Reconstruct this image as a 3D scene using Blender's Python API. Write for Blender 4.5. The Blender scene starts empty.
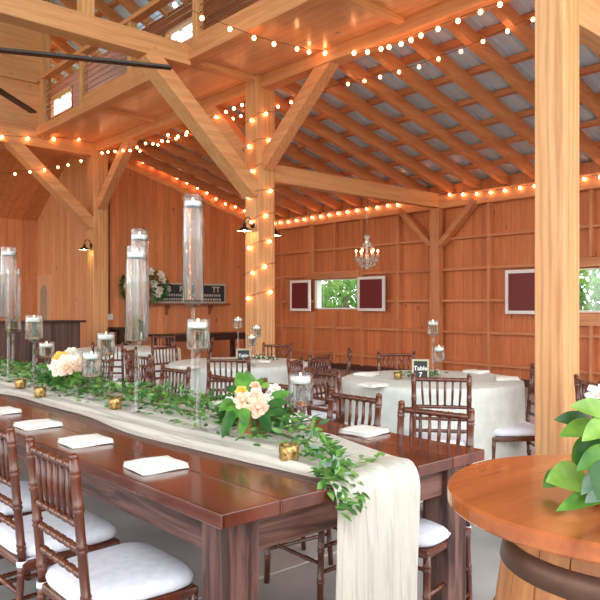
import bpy, bmesh, math, random
from math import sin, cos, pi, radians, sqrt, atan2
from mathutils import Vector, Matrix
random.seed(7)
SC = bpy.context.scene
COL = SC.collection
V = Vector

# ------------------------------------------------------------------ camera figures
FPX, AZ, EYE, HORI = 680.0, radians(41.66), 1.32, 306.0
def ray(px, py):
    r = (px-300)/FPX; u = (HORI-py)/FPX
    return V((sin(AZ)+r*cos(AZ), cos(AZ)-r*sin(AZ), u))
def atz(px, py, z):
    d = ray(px, py); return V((0,0,EYE)) + d*((z-EYE)/d.z)
def atx(px, py, x):
    d = ray(px, py); return V((0,0,EYE)) + d*(x/d.x)
def aty(px, py, y):
    d = ray(px, py); return V((0,0,EYE)) + d*(y/d.y)
def atd(px, py, t):
    return V((0,0,EYE)) + ray(px, py)*t

# ------------------------------------------------------------------ objects
def tag(o, label=None, cat=None, group=None, kind=None):
    if label: o['label'] = label
    if cat: o['category'] = cat
    if group: o['group'] = group
    if kind: o['kind'] = kind
    return o
def thing(name, label, cat, loc=(0,0,0), rz=0, group=None, kind=None):
    o = bpy.data.objects.new(name, None); COL.objects.link(o)
    o.empty_display_size = .1
    o.location = loc; o.rotation_euler = (0,0,rz)
    return tag(o, label, cat, group, kind)
def dup(root, loc, rz, label=None, group=None):
    r = root.copy(); COL.objects.link(r); r.location = loc; r.rotation_euler = (0,0,rz)
    if label: r['label'] = label
    if group: r['group'] = group
    for ch in list(root.children):
        c = ch.copy(); COL.objects.link(c); c.parent = r
        for g in list(ch.children):
            d = g.copy(); COL.objects.link(d); d.parent = c
    return r

class MB:
    def __init__(s): s.bm = bmesh.new(); s.n = s.bm.verts.new
    def face(s, vs, mi=0):
        try:
            f = s.bm.faces.new(vs); f.material_index = mi; return f
        except ValueError: return None
    def box(s, a, b, bev=0):
        x0,y0,z0 = a; x1,y1,z1 = b
        return s.hexa([V((x0,y0,z0)),V((x1,y0,z0)),V((x1,y1,z0)),V((x0,y1,z0)),V((x0,y0,z1)),V((x1,y0,z1)),V((x1,y1,z1)),V((x0,y1,z1))], bev)
    def hexa(s, c, bev=0):
        vs = [s.n(p) for p in c]
        fs = [s.face([vs[i] for i in q]) for q in ((3,2,1,0),(4,5,6,7),(0,1,5,4),(1,2,6,5),(2,3,7,6),(3,0,4,7))]
        if bev:
            es = list({e for f in fs for e in f.edges})
            bmesh.ops.bevel(s.bm, geom=es, offset=bev, segments=2, affect='EDGES', profile=.5)
        return s
    def bar(s, p, q, w, h, up=(0,0,1), bev=0):
        p, q = V(p), V(q); d = (q-p).normalized(); up = V(up)
        a = d.cross(up)
        if a.length < 1e-4: a = d.cross(V((1,0,0)))
        a.normalize(); b = a.cross(d).normalized()
        a *= w/2; b *= h/2
        return s.hexa([p-a-b,p+a-b,q+a-b,q-a-b,p-a+b,p+a+b,q+a+b,q-a+b], bev)
    def tube(s, pts, rad, seg=8, cap=True):
        pts = [V(p) for p in pts]; n = len(pts); rings = []
        rads = rad if isinstance(rad,(list,tuple)) else [rad]*n
        prev = None
        for i,p in enumerate(pts):
            d = (pts[min(i+1,n-1)]-pts[max(i-1,0)]).normalized()
            if prev is None:
                a = d.cross(V((0,0,1)))
                if a.length < .05: a = d.cross(V((1,0,0)))
            else:
                a = prev - d*prev.dot(d)
                if a.length < 1e-4: a = d.cross(V((0,0,1)))
            a.normalize(); prev = a; b = d.cross(a)
            rings.append([s.n(p+(a*cos(2*pi*k/seg)+b*sin(2*pi*k/seg))*rads[i]) for k in range(seg)])
        for i in range(n-1):
            for k in range(seg):
                f = s.face((rings[i][k],rings[i][(k+1)%seg],rings[i+1][(k+1)%seg],rings[i+1][k]))
                if f: f.smooth = True
        if cap:
            s.face(rings[0][::-1]); s.face(rings[-1])
        return s
    def lathe(s, prof, c=(0,0,0), seg=24, smooth=True, mod=None, closed=False):
        c = V(c); rings = []
        for (r,z) in prof:
            if r < 1e-5: rings.append([s.n(c+V((0,0,z)))])
            else:
                ring = []
                for k in range(seg):
                    a = 2*pi*k/seg; rr = r if mod is None else mod(r,z,a)
                    ring.append(s.n(c+V((rr*cos(a),rr*sin(a),z))))
                rings.append(ring)
        pairs = list(zip(rings, rings[1:]))
        if closed: pairs.append((rings[-1], rings[0]))
        for A,B in pairs:
            for k in range(seg):
                k2 = (k+1)%seg
                if len(A)==1 and len(B)==1: break
                if len(A)==1: f = s.face((A[0],B[k2],B[k]))
                elif len(B)==1: f = s.face((A[k],A[k2],B[0]))
                else: f = s.face((A[k],A[k2],B[k2],B[k]))
                if f: f.smooth = smooth
        return s
    def ball(s, c, r, sub=2, sc=(1,1,1)):
        m = Matrix.Translation(V(c)) @ Matrix.Diagonal(V((sc[0],sc[1],sc[2],1)))
        g = bmesh.ops.create_icosphere(s.bm, subdivisions=sub, radius=r, matrix=m)
        for v in g['verts']:
            for f in v.link_faces: f.smooth = True
        return s
    def grid(s, pts, smooth=True, mi=0):
        vs = [[s.n(p) for p in row] for row in pts]
        for i in range(len(vs)-1):
            for j in range(len(vs[0])-1):
                f = s.face((vs[i][j],vs[i][j+1],vs[i+1][j+1],vs[i+1][j]), mi)
                if f: f.smooth = smooth
        return s
    def leaf(s, base, tip, up, width, fold=.25, droop=.15, n=4, blunt=.8, mi=0):
        base, tip, up = V(base), V(tip), V(up)
        d = tip-base; L = d.length; dn = d.normalized()
        a = dn.cross(up)
        if a.length < 1e-3: a = dn.cross(V((1,0,0)))
        a.normalize(); b = a.cross(dn).normalized()
        rows = []
        for i in range(n+1):
            t = i/n
            w = width/2*max(0.02, sin(pi*t**blunt)**.8)
            c = base + d*t - b*(droop*L*(t*t)) + b*(droop*L*t*.6)
            lift = b*(fold*w)
            if width > .03:
                rows.append([c-a*w+lift, c-a*w*.5+lift*.55, c, c+a*w*.5+lift*.55, c+a*w+lift])
            else:
                rows.append([c-a*w+lift, c, c+a*w+lift])
        s.grid(rows, True, mi)
        return s
    def build(s, name, mat, parent=None, loc=None, smooth_angle=None):
        s.bm.normal_update()
        bmesh.ops.recalc_face_normals(s.bm, faces=s.bm.faces) if smooth_angle=='fix' else None
        me = bpy.data.meshes.new(name); s.bm.to_mesh(me); s.bm.free()
        for m in (mat if isinstance(mat,(list,tuple)) else [mat]): me.materials.append(m)
        o = bpy.data.objects.new(name, me); COL.objects.link(o)
        if parent is not None: o.parent = parent
        if loc is not None: o.location = loc
        return o
def struct(name, mb, mat, parent=None):
    o = mb.build(name, mat, parent); o['kind'] = 'structure'; return o

# ------------------------------------------------------------------ materials
def srgb(r,g,b):
    f = lambda c: (c/255/12.92 if c/255 <= .04045 else ((c/255+.055)/1.055)**2.4)
    return (f(r),f(g),f(b),1)
def newmat(name):
    m = bpy.data.materials.new(name); m.use_nodes = True
    nt = m.node_tree; b = nt.nodes['Principled BSDF']
    return m, nt, b
def plain(name, c, rough=.5, metal=0, emit=None, es=0, spec=.5, sheen=0):
    m, nt, b = newmat(name)
    b.inputs['Base Color'].default_value = c; b.inputs['Roughness'].default_value = rough
    b.inputs['Metallic'].default_value = metal; b.inputs['Specular IOR Level'].default_value = spec
    if emit: b.inputs['Emission Color'].default_value = emit; b.inputs['Emission Strength'].default_value = es
    return m
def N(nt, t, **kw):
    n = nt.nodes.new(t)
    for k,v in kw.items(): setattr(n, k, v)
    return n
def math_(nt, op, a, b=None):
    n = N(nt,'ShaderNodeMath',operation=op)
    for i,x in enumerate((a,b)):
        if x is None: continue
        if isinstance(x,(int,float)): n.inputs[i].default_value = x
        else: nt.links.new(x, n.inputs[i])
    return n.outputs[0]
def ramp(nt, fac, stops):
    r = N(nt,'ShaderNodeValToRGB'); e = r.color_ramp.elements
    while len(e) < len(stops): e.new(.5)
    for el,(p,c) in zip(e, stops): el.position = p; el.color = c
    nt.links.new(fac, r.inputs[0]); return r.outputs[0]
def mixc(nt, mode, fac, a, b):
    n = N(nt,'ShaderNodeMix',data_type='RGBA',blend_type=mode)
    for i,x in ((0,fac),(6,a),(7,b)):
        if isinstance(x,(int,float)): n.inputs[i].default_value = x
        elif isinstance(x,tuple): n.inputs[i].default_value = x
        else: nt.links.new(x, n.inputs[i])
    return n.outputs[2]
def wood(name, light, dark, grain='z', plank=None, pw=.14, rough=.45, knots=.0, var=.25, freq=1.0, contrast=1.0, seam=.35, coat=0, bump=.15, figure=0):
    """light, dark: two tones of the timber; grain: axis the fibres run along; plank: axis across which boards are laid"""
    m, nt, b = newmat(name); L = nt.links.new
    tc = N(nt,'ShaderNodeTexCoord'); sp = N(nt,'ShaderNodeSeparateXYZ'); L(tc.outputs['Object'], sp.inputs[0])
    ax = {'x':0,'y':1,'z':2}
    stretch = [9*freq]*3; stretch[ax[grain]] = .7*freq
    off = None
    if plank:
        u = math_(nt,'DIVIDE', sp.outputs[ax[plank]], pw)
        idx = math_(nt,'FLOOR', u); fr = math_(nt,'FRACT', u)
        wn = N(nt,'ShaderNodeTexWhiteNoise',noise_dimensions='1D'); L(idx, wn.inputs['W'])
        off = wn.outputs['Value']
    mp = N(nt,'ShaderNodeMapping'); mp.inputs['Scale'].default_value = stretch
    L(tc.outputs['Object'], mp.inputs[0])
    vec = mp.outputs[0]
    if off is not None:
        cb = N(nt,'ShaderNodeCombineXYZ'); o5 = math_(nt,'MULTIPLY', off, 37.0)
        for i in range(3): L(o5, cb.inputs[i])
        va = N(nt,'ShaderNodeVectorMath',operation='ADD'); L(vec, va.inputs[0]); L(cb.outputs[0], va.inputs[1]); vec = va.outputs[0]
    n1 = N(nt,'ShaderNodeTexNoise'); n1.inputs['Scale'].default_value = 1.0; n1.inputs['Detail'].default_value = 5; n1.inputs['Roughness'].default_value = .6; n1.inputs['Distortion'].default_value = .6
    L(vec, n1.inputs['Vector'])
    h = .18/contrast
    col = ramp(nt, n1.outputs['Fac'], [(max(0,.5-h),dark),(min(1,.5+h),light)])
    n2 = N(nt,'ShaderNodeTexNoise'); n2.inputs['Scale'].default_value = 6.0; n2.inputs['Detail'].default_value = 3
    L(vec, n2.inputs['Vector'])
    f2 = ramp(nt, n2.outputs['Fac'], [(.35,(.8,.78,.75,1)),(.6,(1,1,1,1))])
    col = mixc(nt,'MULTIPLY',.6, col, f2)
    if figure:
        wv = N(nt,'ShaderNodeTexWave',wave_type='RINGS',rings_direction={'x':'X','y':'Y','z':'Z'}[grain])
        mp2 = N(nt,'ShaderNodeMapping'); s2=[3.2]*3; s2[ax[grain]]=.45; mp2.inputs['Scale'].default_value = s2; mp2.inputs['Location'].default_value=(.3,.2,0)
        L(tc.outputs['Object'], mp2.inputs[0]); L(mp2.outputs[0], wv.inputs['Vector'])
        wv.inputs['Scale'].default_value = 1.7; wv.inputs['Distortion'].default_value = 7; wv.inputs['Detail'].default_value = 2; wv.inputs['Detail Scale'].default_value=.7
        fw = ramp(nt, wv.outputs['Fac'], [(.08,(.74,.62,.52,1)),(.5,(1,1,1,1))])
        col = mixc(nt,'MULTIPLY',figure, col, fw)
    if knots:
        vo = N(nt,'ShaderNodeTexVoronoi',feature='F1'); vo.inputs['Scale'].default_value = 1.0
        mp3 = N(nt,'ShaderNodeMapping'); s3=[4.2]*3; s3[ax[grain]]=2.4; mp3.inputs['Scale'].default_value = s3
        L(tc.outputs['Object'], mp3.inputs[0]); L(mp3.outputs[0], vo.inputs['Vector'])
        kf = ramp(nt, vo.outputs['Distance'], [(.055,(1,1,1,1)),(.14,(0,0,0,1))])
        wn3 = N(nt,'ShaderNodeTexWhiteNoise',noise_dimensions='3D'); L(vo.outputs['Position'], wn3.inputs['Vector'])
        gate = math_(nt,'LESS_THAN', wn3.outputs['Value'], knots)
        kk = math_(nt,'MULTIPLY', kf, gate)
        kk = math_(nt,'MULTIPLY', kk, .75)
        col = mixc(nt,'MIX', kk, col, tuple(c*.35 for c in dark[:3])+(1,))
    if plank:
        vr = math_(nt,'ADD', math_(nt,'MULTIPLY', off, var*2), 1-var)
        cb2 = N(nt,'ShaderNodeCombineXYZ')
        for i in range(3): L(vr, cb2.inputs[i])
        col = mixc(nt,'MULTIPLY',1.0, col, cb2.outputs[0])
        g = math_(nt,'LESS_THAN', fr, .035)
        col = mixc(nt,'MULTIPLY', math_(nt,'MULTIPLY',g,1-seam), col, (.12,.08,.05,1))
    L(col, b.inputs['Base Color'])
    b.inputs['Roughness'].default_value = rough
    b.inputs['Coat Weight'].default_value = coat; b.inputs['Coat Roughness'].default_value = .12
    if bump:
        bp = N(nt,'ShaderNodeBump'); bp.inputs['Strength'].default_value = bump; bp.inputs['Distance'].default_value = .004
        L(n2.outputs['Fac'], bp.inputs['Height']); L(bp.outputs[0], b.inputs['Normal'])
    return m
def mottled(name, c1, c2, scale=6, rough=.6, bump=0, metal=0, detail=4, lo=.35, hi=.65, coat=0, bscale=None):
    m, nt, b = newmat(name); L = nt.links.new
    tc = N(nt,'ShaderNodeTexCoord'); n = N(nt,'ShaderNodeTexNoise'); n.inputs['Scale'].default_value = scale; n.inputs['Detail'].default_value = detail
    L(tc.outputs['Object'], n.inputs['Vector'])
    L(ramp(nt, n.outputs['Fac'], [(lo,c1),(hi,c2)]), b.inputs['Base Color'])
    b.inputs['Roughness'].default_value = rough; b.inputs['Metallic'].default_value = metal; b.inputs['Coat Weight'].default_value = coat
    if bump:
        n3 = n
        if bscale:
            n3 = N(nt,'ShaderNodeTexNoise'); n3.inputs['Scale'].default_value = bscale; n3.inputs['Detail'].default_value = 3; L(tc.outputs['Object'], n3.inputs['Vector'])
        bp = N(nt,'ShaderNodeBump'); bp.inputs['Strength'].default_value = bump; bp.inputs['Distance'].default_value = .01
        L(n3.outputs['Fac'], bp.inputs['Height']); L(bp.outputs[0], b.inputs['Normal'])
    return m
def leafmat(name, c1, c2, scale=9, trans=.3, rough=.35):
    m, nt, b = newmat(name); L = nt.links.new
    tc = N(nt,'ShaderNodeTexCoord'); n = N(nt,'ShaderNodeTexNoise'); n.inputs['Scale'].default_value = scale; n.inputs['Detail'].default_value = 2
    L(tc.outputs['Object'], n.inputs['Vector'])
    col = ramp(nt, n.outputs['Fac'], [(.35,c1),(.65,c2)])
    L(col, b.inputs['Base Color']); b.inputs['Roughness'].default_value = rough
    tr = N(nt,'ShaderNodeBsdfTranslucent'); L(col, tr.inputs['Color'])
    mx = N(nt,'ShaderNodeMixShader'); mx.inputs[0].default_value = trans
    out = nt.nodes['Material Output']; L(b.outputs[0], mx.inputs[1]); L(tr.outputs[0], mx.inputs[2]); L(mx.outputs[0], out.inputs['Surface'])
    return m
def thin_glass(name, tint=(1,1,1,1), refl=1.0):
    m, nt, b = newmat(name); L = nt.links.new
    nt.nodes.remove(b)
    t = N(nt,'ShaderNodeBsdfTransparent'); t.inputs[0].default_value = tint
    g = N(nt,'ShaderNodeBsdfGlossy'); g.inputs['Roughness'].default_value = .03
    lw = N(nt,'ShaderNodeLayerWeight'); lw.inputs['Blend'].default_value = .5
    f = math_(nt,'ADD', math_(nt,'MULTIPLY', math_(nt,'POWER', lw.outputs['Facing'], 1.8), .9*refl), .05)
    mx = N(nt,'ShaderNodeMixShader'); L(f, mx.inputs[0]); L(t.outputs[0], mx.inputs[1]); L(g.outputs[0], mx.inputs[2])
    L(mx.outputs[0], nt.nodes['Material Output'].inputs['Surface'])
    return m
def glow(name, c, s):
    m, nt, b = newmat(name)
    b.inputs['Base Color'].default_value = c
    b.inputs['Emission Color'].default_value = c; b.inputs['Emission Strength'].default_value = s
    return m

# timber
M_wallz = wood('pine_siding', srgb(224,138,84), srgb(198,110,62), 'z', 'y', .19, .5, .35, .09, seam=.6, contrast=.8)
M_gable = wood('gable_boards', srgb(230,154,102), srgb(206,124,76), 'z', 'x', .17, .5, .3, .13, seam=.6, contrast=.75)
M_sidez = wood('side_boards', srgb(238,176,128), srgb(218,148,100), 'z', 'y', .2, .5, .2, .10, seam=.6, contrast=.7)
M_knotty = wood('knotty_boards', srgb(238,178,126), srgb(220,150,100), 'x', 'z', .2, .5, .8, .1, seam=.6, contrast=.7)
M_soffit = wood('soffit_boards', srgb(242,184,136), srgb(222,152,106), 'y', 'x', .13, .28, .1, .12, seam=.6, contrast=.7, bump=.05)
M_deck = wood('roof_timber', srgb(228,154,104), srgb(202,124,76), 'x', None, rough=.5, freq=1, contrast=.9)
M_purlin = wood('purlin_timber', srgb(226,150,102), srgb(198,120,74), 'y', None, rough=.5)
M_beamx = wood('beam_timber_cross', srgb(238,180,128), srgb(216,148,98), 'x', None, rough=.5, figure=.3, contrast=.6, freq=.8)
M_beamy = wood('beam_timber_long', srgb(236,172,122), srgb(212,138,90), 'y', None, rough=.5, figure=.3, contrast=.6, freq=.8)
M_post = wood('post_timber', srgb(237,184,130), srgb(222,156,102), 'z', None, rough=.5, figure=.55, contrast=.6, knots=.06, freq=.8)
M_girt = wood('girt_timber', srgb(222,150,102), srgb(196,122,78), 'y', None, rough=.5)
M_stud = wood('stud_timber', srgb(222,150,102), srgb(196,122,78), 'z', None, rough=.5)
M_brown = wood('brown_siding', srgb(176,104,68), srgb(140,78,48), 'y', 'z', .2, .55, .2, .12, seam=.5, contrast=.8)
M_kick = wood('kick_board', srgb(92,52,34), srgb(66,36,24), 'y', None, rough=.6)
M_barn = wood('barn_wood', srgb(112,84,72), srgb(58,42,38), 'z', 'x', .12, .7, .1, .35, seam=.2)
M_darkwood = wood('dark_stain', srgb(70,44,38), srgb(40,24,22), 'x', None, rough=.35)
M_tabletop = wood('table_top_stain', srgb(122,60,42), srgb(82,38,28), 'y', 'x', .205, .22, .1, .08, freq=.8, seam=.5, coat=.35, bump=.08)
M_tableframe = wood('table_frame_stain', srgb(126,88,80), srgb(58,32,28), 'z', None, rough=.5, freq=2.6, contrast=1.8, figure=.5)
M_apronx = wood('table_apron_stain', srgb(136,92,82), srgb(64,34,28), 'x', None, rough=.5, freq=2.6, contrast=1.8, figure=.5)
M_aprony = wood('table_side_stain', srgb(122,84,76), srgb(56,30,26), 'y', None, rough=.5, freq=2.6, contrast=1.8, figure=.5)
M_chair = wood('mahogany', srgb(118,60,36), srgb(70,30,19), 'z', None, rough=.22, freq=3, contrast=.8, coat=.5, bump=0)
M_bartop = wood('barrel_top_wood', srgb(200,114,60), srgb(160,82,40), 'x', None, rough=.22, freq=.9, contrast=.9, knots=.12, coat=.4, figure=.25, bump=.05)
M_stave = wood('barrel_oak', srgb(196,132,80), srgb(150,90,50), 'z', None, rough=.55, freq=1.5)
# others
M_floor = mottled('concrete', srgb(146,146,144), srgb(190,190,188), 1.6, .38, .05, detail=8, lo=.3, hi=.7)
M_joint = plain('joint_sealant', srgb(225,225,220), .6)
M_ground = mottled('gravel', srgb(176,172,160), srgb(206,202,192), 8, .9)
M_grass = mottled('lawn', srgb(110,150,70), srgb(150,185,100), 3, .9)
M_metal = plain('galvanised_roof', srgb(214,234,252), .3, .05)
M_steel = plain('dark_steel', srgb(62,56,54), .4, .6)
M_iron = plain('black_iron', srgb(38,32,30), .5, .5)
M_hoop = mottled('hoop_iron', srgb(92,64,52), srgb(120,88,72), 9, .5, 0, .5)
M_cable = plain('rail_cable', srgb(190,180,170), .3, .9)
M_white = plain('white_paint', srgb(238,236,232), .45)
M_maroon = plain('maroon_paint', srgb(112,34,34), .45)
M_cushion = mottled('white_fabric', srgb(226,226,236), srgb(238,238,246), 30, .8)
M_strap = plain('white_strap', srgb(222,222,230), .7)
M_cloth = mottled('table_linen', srgb(206,209,200), srgb(220,222,214), 14, .85)
M_napkin = mottled('napkin_linen', srgb(238,236,226), srgb(248,246,238), 20, .85)
M_wax = plain('white_wax', srgb(250,247,240), .4)
M_flame = glow('candle_flame', (1,.62,.25,1), 12)
M_glass = thin_glass('clear_glass', (.97,.985,.98,1), 1.0)
M_pane = thin_glass('window_glass', (.97,.98,.98,1), .35)
M_gold = mottled('mercury_gold', srgb(120,88,48), srgb(214,178,112), 70, .3, .5, .75)
M_black = plain('black_card', srgb(44,48,48), .6)
M_frame = plain('pale_frame', srgb(184,174,146), .5)
M_chalk = plain('chalk_white', srgb(232,232,226), .7)
M_signbd = plain('sign_board', srgb(38,46,50), .5)
M_signgrey = plain('sign_grey', srgb(190,186,176), .5)
M_bulb = glow('warm_bulb', (1,.40,.16,1), 18)
M_bulbw = glow('sconce_bulb', (1,.78,.40,1), 70)
M_wire = plain('light_wire', srgb(112,72,48), .6)
M_crystal = plain('crystal', srgb(205,200,190), .06, .35)
M_galv = plain('conduit_grey', srgb(128,110,96), .4, .5)
M_shade = plain('sconce_metal', srgb(46,40,38), .4, .6)
M_shadein = plain('sconce_enamel', srgb(245,240,228), .4)
M_leafd = leafmat('foliage_dark', srgb(48,96,44), srgb(96,148,72))
M_leafl = leafmat('foliage_light', srgb(92,150,66), srgb(150,196,100))
M_leafb = leafmat('foliage_blue', srgb(128,158,140), srgb(168,192,172))
M_big = leafmat('broad_leaf', srgb(62,118,38), srgb(108,162,58), 16)
M_bigd = leafmat('broad_leaf_dark', srgb(34,80,32), srgb(62,112,44), 16)
M_bigl = leafmat('broad_leaf_pale', srgb(112,160,58), srgb(156,198,92), 16)
M_petal_w = leafmat('white_petals', srgb(246,240,224), srgb(252,250,242), 14, .25, .6)
M_petal_c = leafmat('cream_petals', srgb(244,218,188), srgb(250,236,216), 14, .25, .6)
M_petal_p = leafmat('peach_petals', srgb(242,200,168), srgb(248,222,198), 14, .25, .6)
M_petal_y = leafmat('yellow_petals', srgb(240,188,66), srgb(250,214,110), 14, .25, .6)
M_stem = plain('green_stem', srgb(84,110,56), .6)
M_bark = mottled('bark', srgb(88,72,56), srgb(124,104,84), 5, .9)
M_tree = leafmat('tree_leaves', srgb(74,116,48), srgb(124,164,78), .8, .35, .6)
M_tree2 = leafmat('tree_leaves_deep', srgb(50,92,42), srgb(92,136,66), .8, .35, .6)
def watermat():
    m, nt, b = newmat('water')
    b.inputs['Base Color'].default_value = (1,1,1,1); b.inputs['Roughness'].default_value = 0
    b.inputs['IOR'].default_value = 1.33; b.inputs['Transmission Weight'].default_value = 1
    return m
M_water = watermat()
def gauze():
    m, nt, b = newmat('gauze'); L = nt.links.new
    b.inputs['Base Color'].default_value = srgb(246,240,226); b.inputs['Roughness'].default_value = .9
    tc = N(nt,'ShaderNodeTexCoord'); mp = N(nt,'ShaderNodeMapping'); mp.inputs['Scale'].default_value = (85,3.5,3.5)
    L(tc.outputs['Object'], mp.inputs[0]); n = N(nt,'ShaderNodeTexNoise'); n.inputs['Scale'].default_value = 1; n.inputs['Detail'].default_value = 5; n.inputs['Distortion'].default_value=.6
    L(mp.outputs[0], n.inputs['Vector'])
    f = ramp(nt, n.outputs['Fac'], [(.34,(.76,.76,.76,1)),(.48,(1,1,1,1))])
    tr = N(nt,'ShaderNodeBsdfTransparent'); tl = N(nt,'ShaderNodeBsdfTranslucent'); tl.inputs[0].default_value = srgb(244,238,224)
    m1 = N(nt,'ShaderNodeMixShader'); m1.inputs[0].default_value = .3; L(b.outputs[0], m1.inputs[1]); L(tl.outputs[0], m1.inputs[2])
    mx = N(nt,'ShaderNodeMixShader'); L(f, mx.inputs[0]); L(tr.outputs[0], mx.inputs[1]); L(m1.outputs[0], mx.inputs[2])
    L(mx.outputs[0], nt.nodes['Material Output'].inputs['Surface'])
    return m
M_gauze = gauze()

# ------------------------------------------------------------------ the building
XD, XM, XW = 5.93, 4.78, 10.1          # post line, loft edge, far wall
YG, YN = 12.8, 15.9                    # lean-to gable wall, nave end wall
Y1, Y2 = 7.51, 12.67                   # post bays
def zr(x): return 3.30 + .27*(XW-x)    # underside of lean-to rafters

m = MB(); m.box((-6.6,-4,-.2),(XW+.15,YN+.2,0)); struct('floor', m, M_floor)
for k,(a,b) in enumerate((((-6.6,2.59),(XW,2.602)),((-6.6,8.9),(XW,8.912)))):
    m = MB(); m.box((a[0],a[1],0),(b[0],b[1],.0015)); struct('trim_%d'%(k+1), m, M_joint)
m = MB(); m.box((-90,-90,-.5),(150,150,-.21)); o = struct('ground_outside', m, M_grass)
m = MB(); m.box((-16,-16,-.205),(-6.62,YN,-.15)); m.box((-16,-16,-.205),(XW,-4.02,-.15)); struct('path_outside', m, M_ground)

# far wall, pierced by two openings
WA = (9.52,10.85,1.25,1.885); WB = (3.95,5.36,1.22,1.89)
m = MB(); T0, T1 = XW, XW+.1
def wallpiece(y0,y1,z0,z1): m.box((T0,y0,z0),(T1,y1,z1))
ys = [-4, WB[0], WB[1], WA[0], WA[1], YG]
wallpiece(-4,WB[0],0,3.5); wallpiece(WB[1],WA[0],0,3.5); wallpiece(WA[1],YG,0,3.5)
for w in (WA,WB): wallpiece(w[0],w[1],0,w[2]); wallpiece(w[0],w[1],w[3],3.5)
wall_right = struct('wall_right', m, M_wallz)
def overlaps(y,z,pad=.05):
    for w in (WA,WB):
        if w[0]-pad < y < w[1]+pad and w[2]-pad < z < w[3]+pad: return True
    return False
studs = [11.87,10.86,10.15,9.38,8.44,6.45,4.70,3.6,2.6,1.5,.4,-.8,-2]
for y in studs:
    m = MB(); w = .05 if y != 10.86 else .13
    segs = [(.12,3.06)]
    for wn in (WA,WB):
        if wn[0]-.03 < y < wn[1]+.03: segs = [(.12,wn[2]-.06),(wn[3]+.17,3.06)]
    for a,b in segs: m.box((XW-.11,y-w/2,a),(XW,y+w/2,b))
    struct('stud', m, M_stud, wall_right)
for z in (.324,.867,1.417,1.97,2.517):
    m = MB()
    edges = [(-4,YG)]
    for wn in (WA,WB):
        if wn[2]-.04 < z < wn[3]+.06:
            edges = [(a,b) for s in edges for (a,b) in ((s[0],wn[0]-.03),(wn[1]+.03,s[1])) if b>a] if len(edges)==1 else [(edges[0][0],WB[0]-.03),(WB[1]+.03,WA[0]-.03),(WA[1]+.03,YG)]
    for a,b in edges: m.box((XW-.095,a,z-.022),(XW,b,z+.022))
    struct('girt', m, M_girt, wall_right)
m = MB(); m.box((XW-.02,-4,0),(XW,YG,.125)); struct('baseboard_right', m, M_kick)
m = MB(); m.box((XW-.16,-4,3.06),(XW,YG,3.29), .008); struct('trim_3', m, M_beamy)
# windows
def window(n, w):
    y0,y1,z0,z1 = w
    m = MB(); t=.045
    for a,b,c,d in ((y0,y1,z0,z0+t*.7),(y0,y1,z1-t*.4,z1),(y0,y0+t*.6,z0,z1),(y1-t*1.6,y1,z0,z1)):
        m.box((XW-.02,a,c),(XW+.12,b,d),.003)
    win = struct('window_%d'%n, m, M_white)
    m = MB(); m.box((XW+.05,y0+.02,z0+.02),(XW+.056,y1-.05,z1-.01)); struct('pane', m, M_pane, win)
    m = MB(); m.box((XW-.125,y0-.1,z1+.02),(XW,y1+.1,z1+.16),.004); struct('header', m, M_girt, win)
    if n == 2:
        m = MB(); m.box((XW-.115,y0-.1,z0-.2),(XW,y1+.1,z0-.02),.004); struct('sill', m, M_beamy, win)
window(1, WA); window(2, WB)
def shutter(y0,y1,z0,z1,label):
    t = thing('window_shutter', label, 'shutter', (XW-.15,(y0+y1)/2,z0), 0, 'maroon window shutters')
    w=(y1-y0)/2; h=z1-z0; f=.055
    m = MB(); m.box((-.012,-w+f*.8,f*.8),(.012,w-f*.8,h-f*.8)); m.build('panel', M_maroon, t)
    m = MB()
    for a in ((-w,-w+f,0,h),(w-f,w,0,h),(-w+f,w-f,0,f),(-w+f,w-f,h-f,h)): m.box((-.022,a[0],a[2]),(.022,a[1],a[3]),.003)
    m.build('frame', M_white, t)
shutter(10.85,11.50,1.21,1.885,'maroon shutter with white frame, farthest, beside the gable end')
shutter(8.72,9.43,1.22,1.90,'maroon shutter with white frame below the chandelier')
shutter(5.38,6.10,1.19,1.905,'maroon shutter with white frame partly behind the big near post')

# lean-to gable wall
m = MB()
pts = [(XD-.1,0),(XW,0),(XW,3.5),(XD-.1,4.72)]
a = [m.n(V((x,YG,z))) for x,z in pts]; b = [m.n(V((x,YG+.1,z))) for x,z in pts]
m.face(a[::1]); m.face(b[::-1])
for i in range(4): m.face((a[i],b[i],b[(i+1)%4],a[(i+1)%4]))
struct('wall_back', m, M_gable)
m = MB(); m.bar((XD,YG-.02,zr(XD)-.05),(XW-.16,YG-.02,zr(XW)-.02),.04,.09); struct('trim_4', m, M_beamx)
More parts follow.
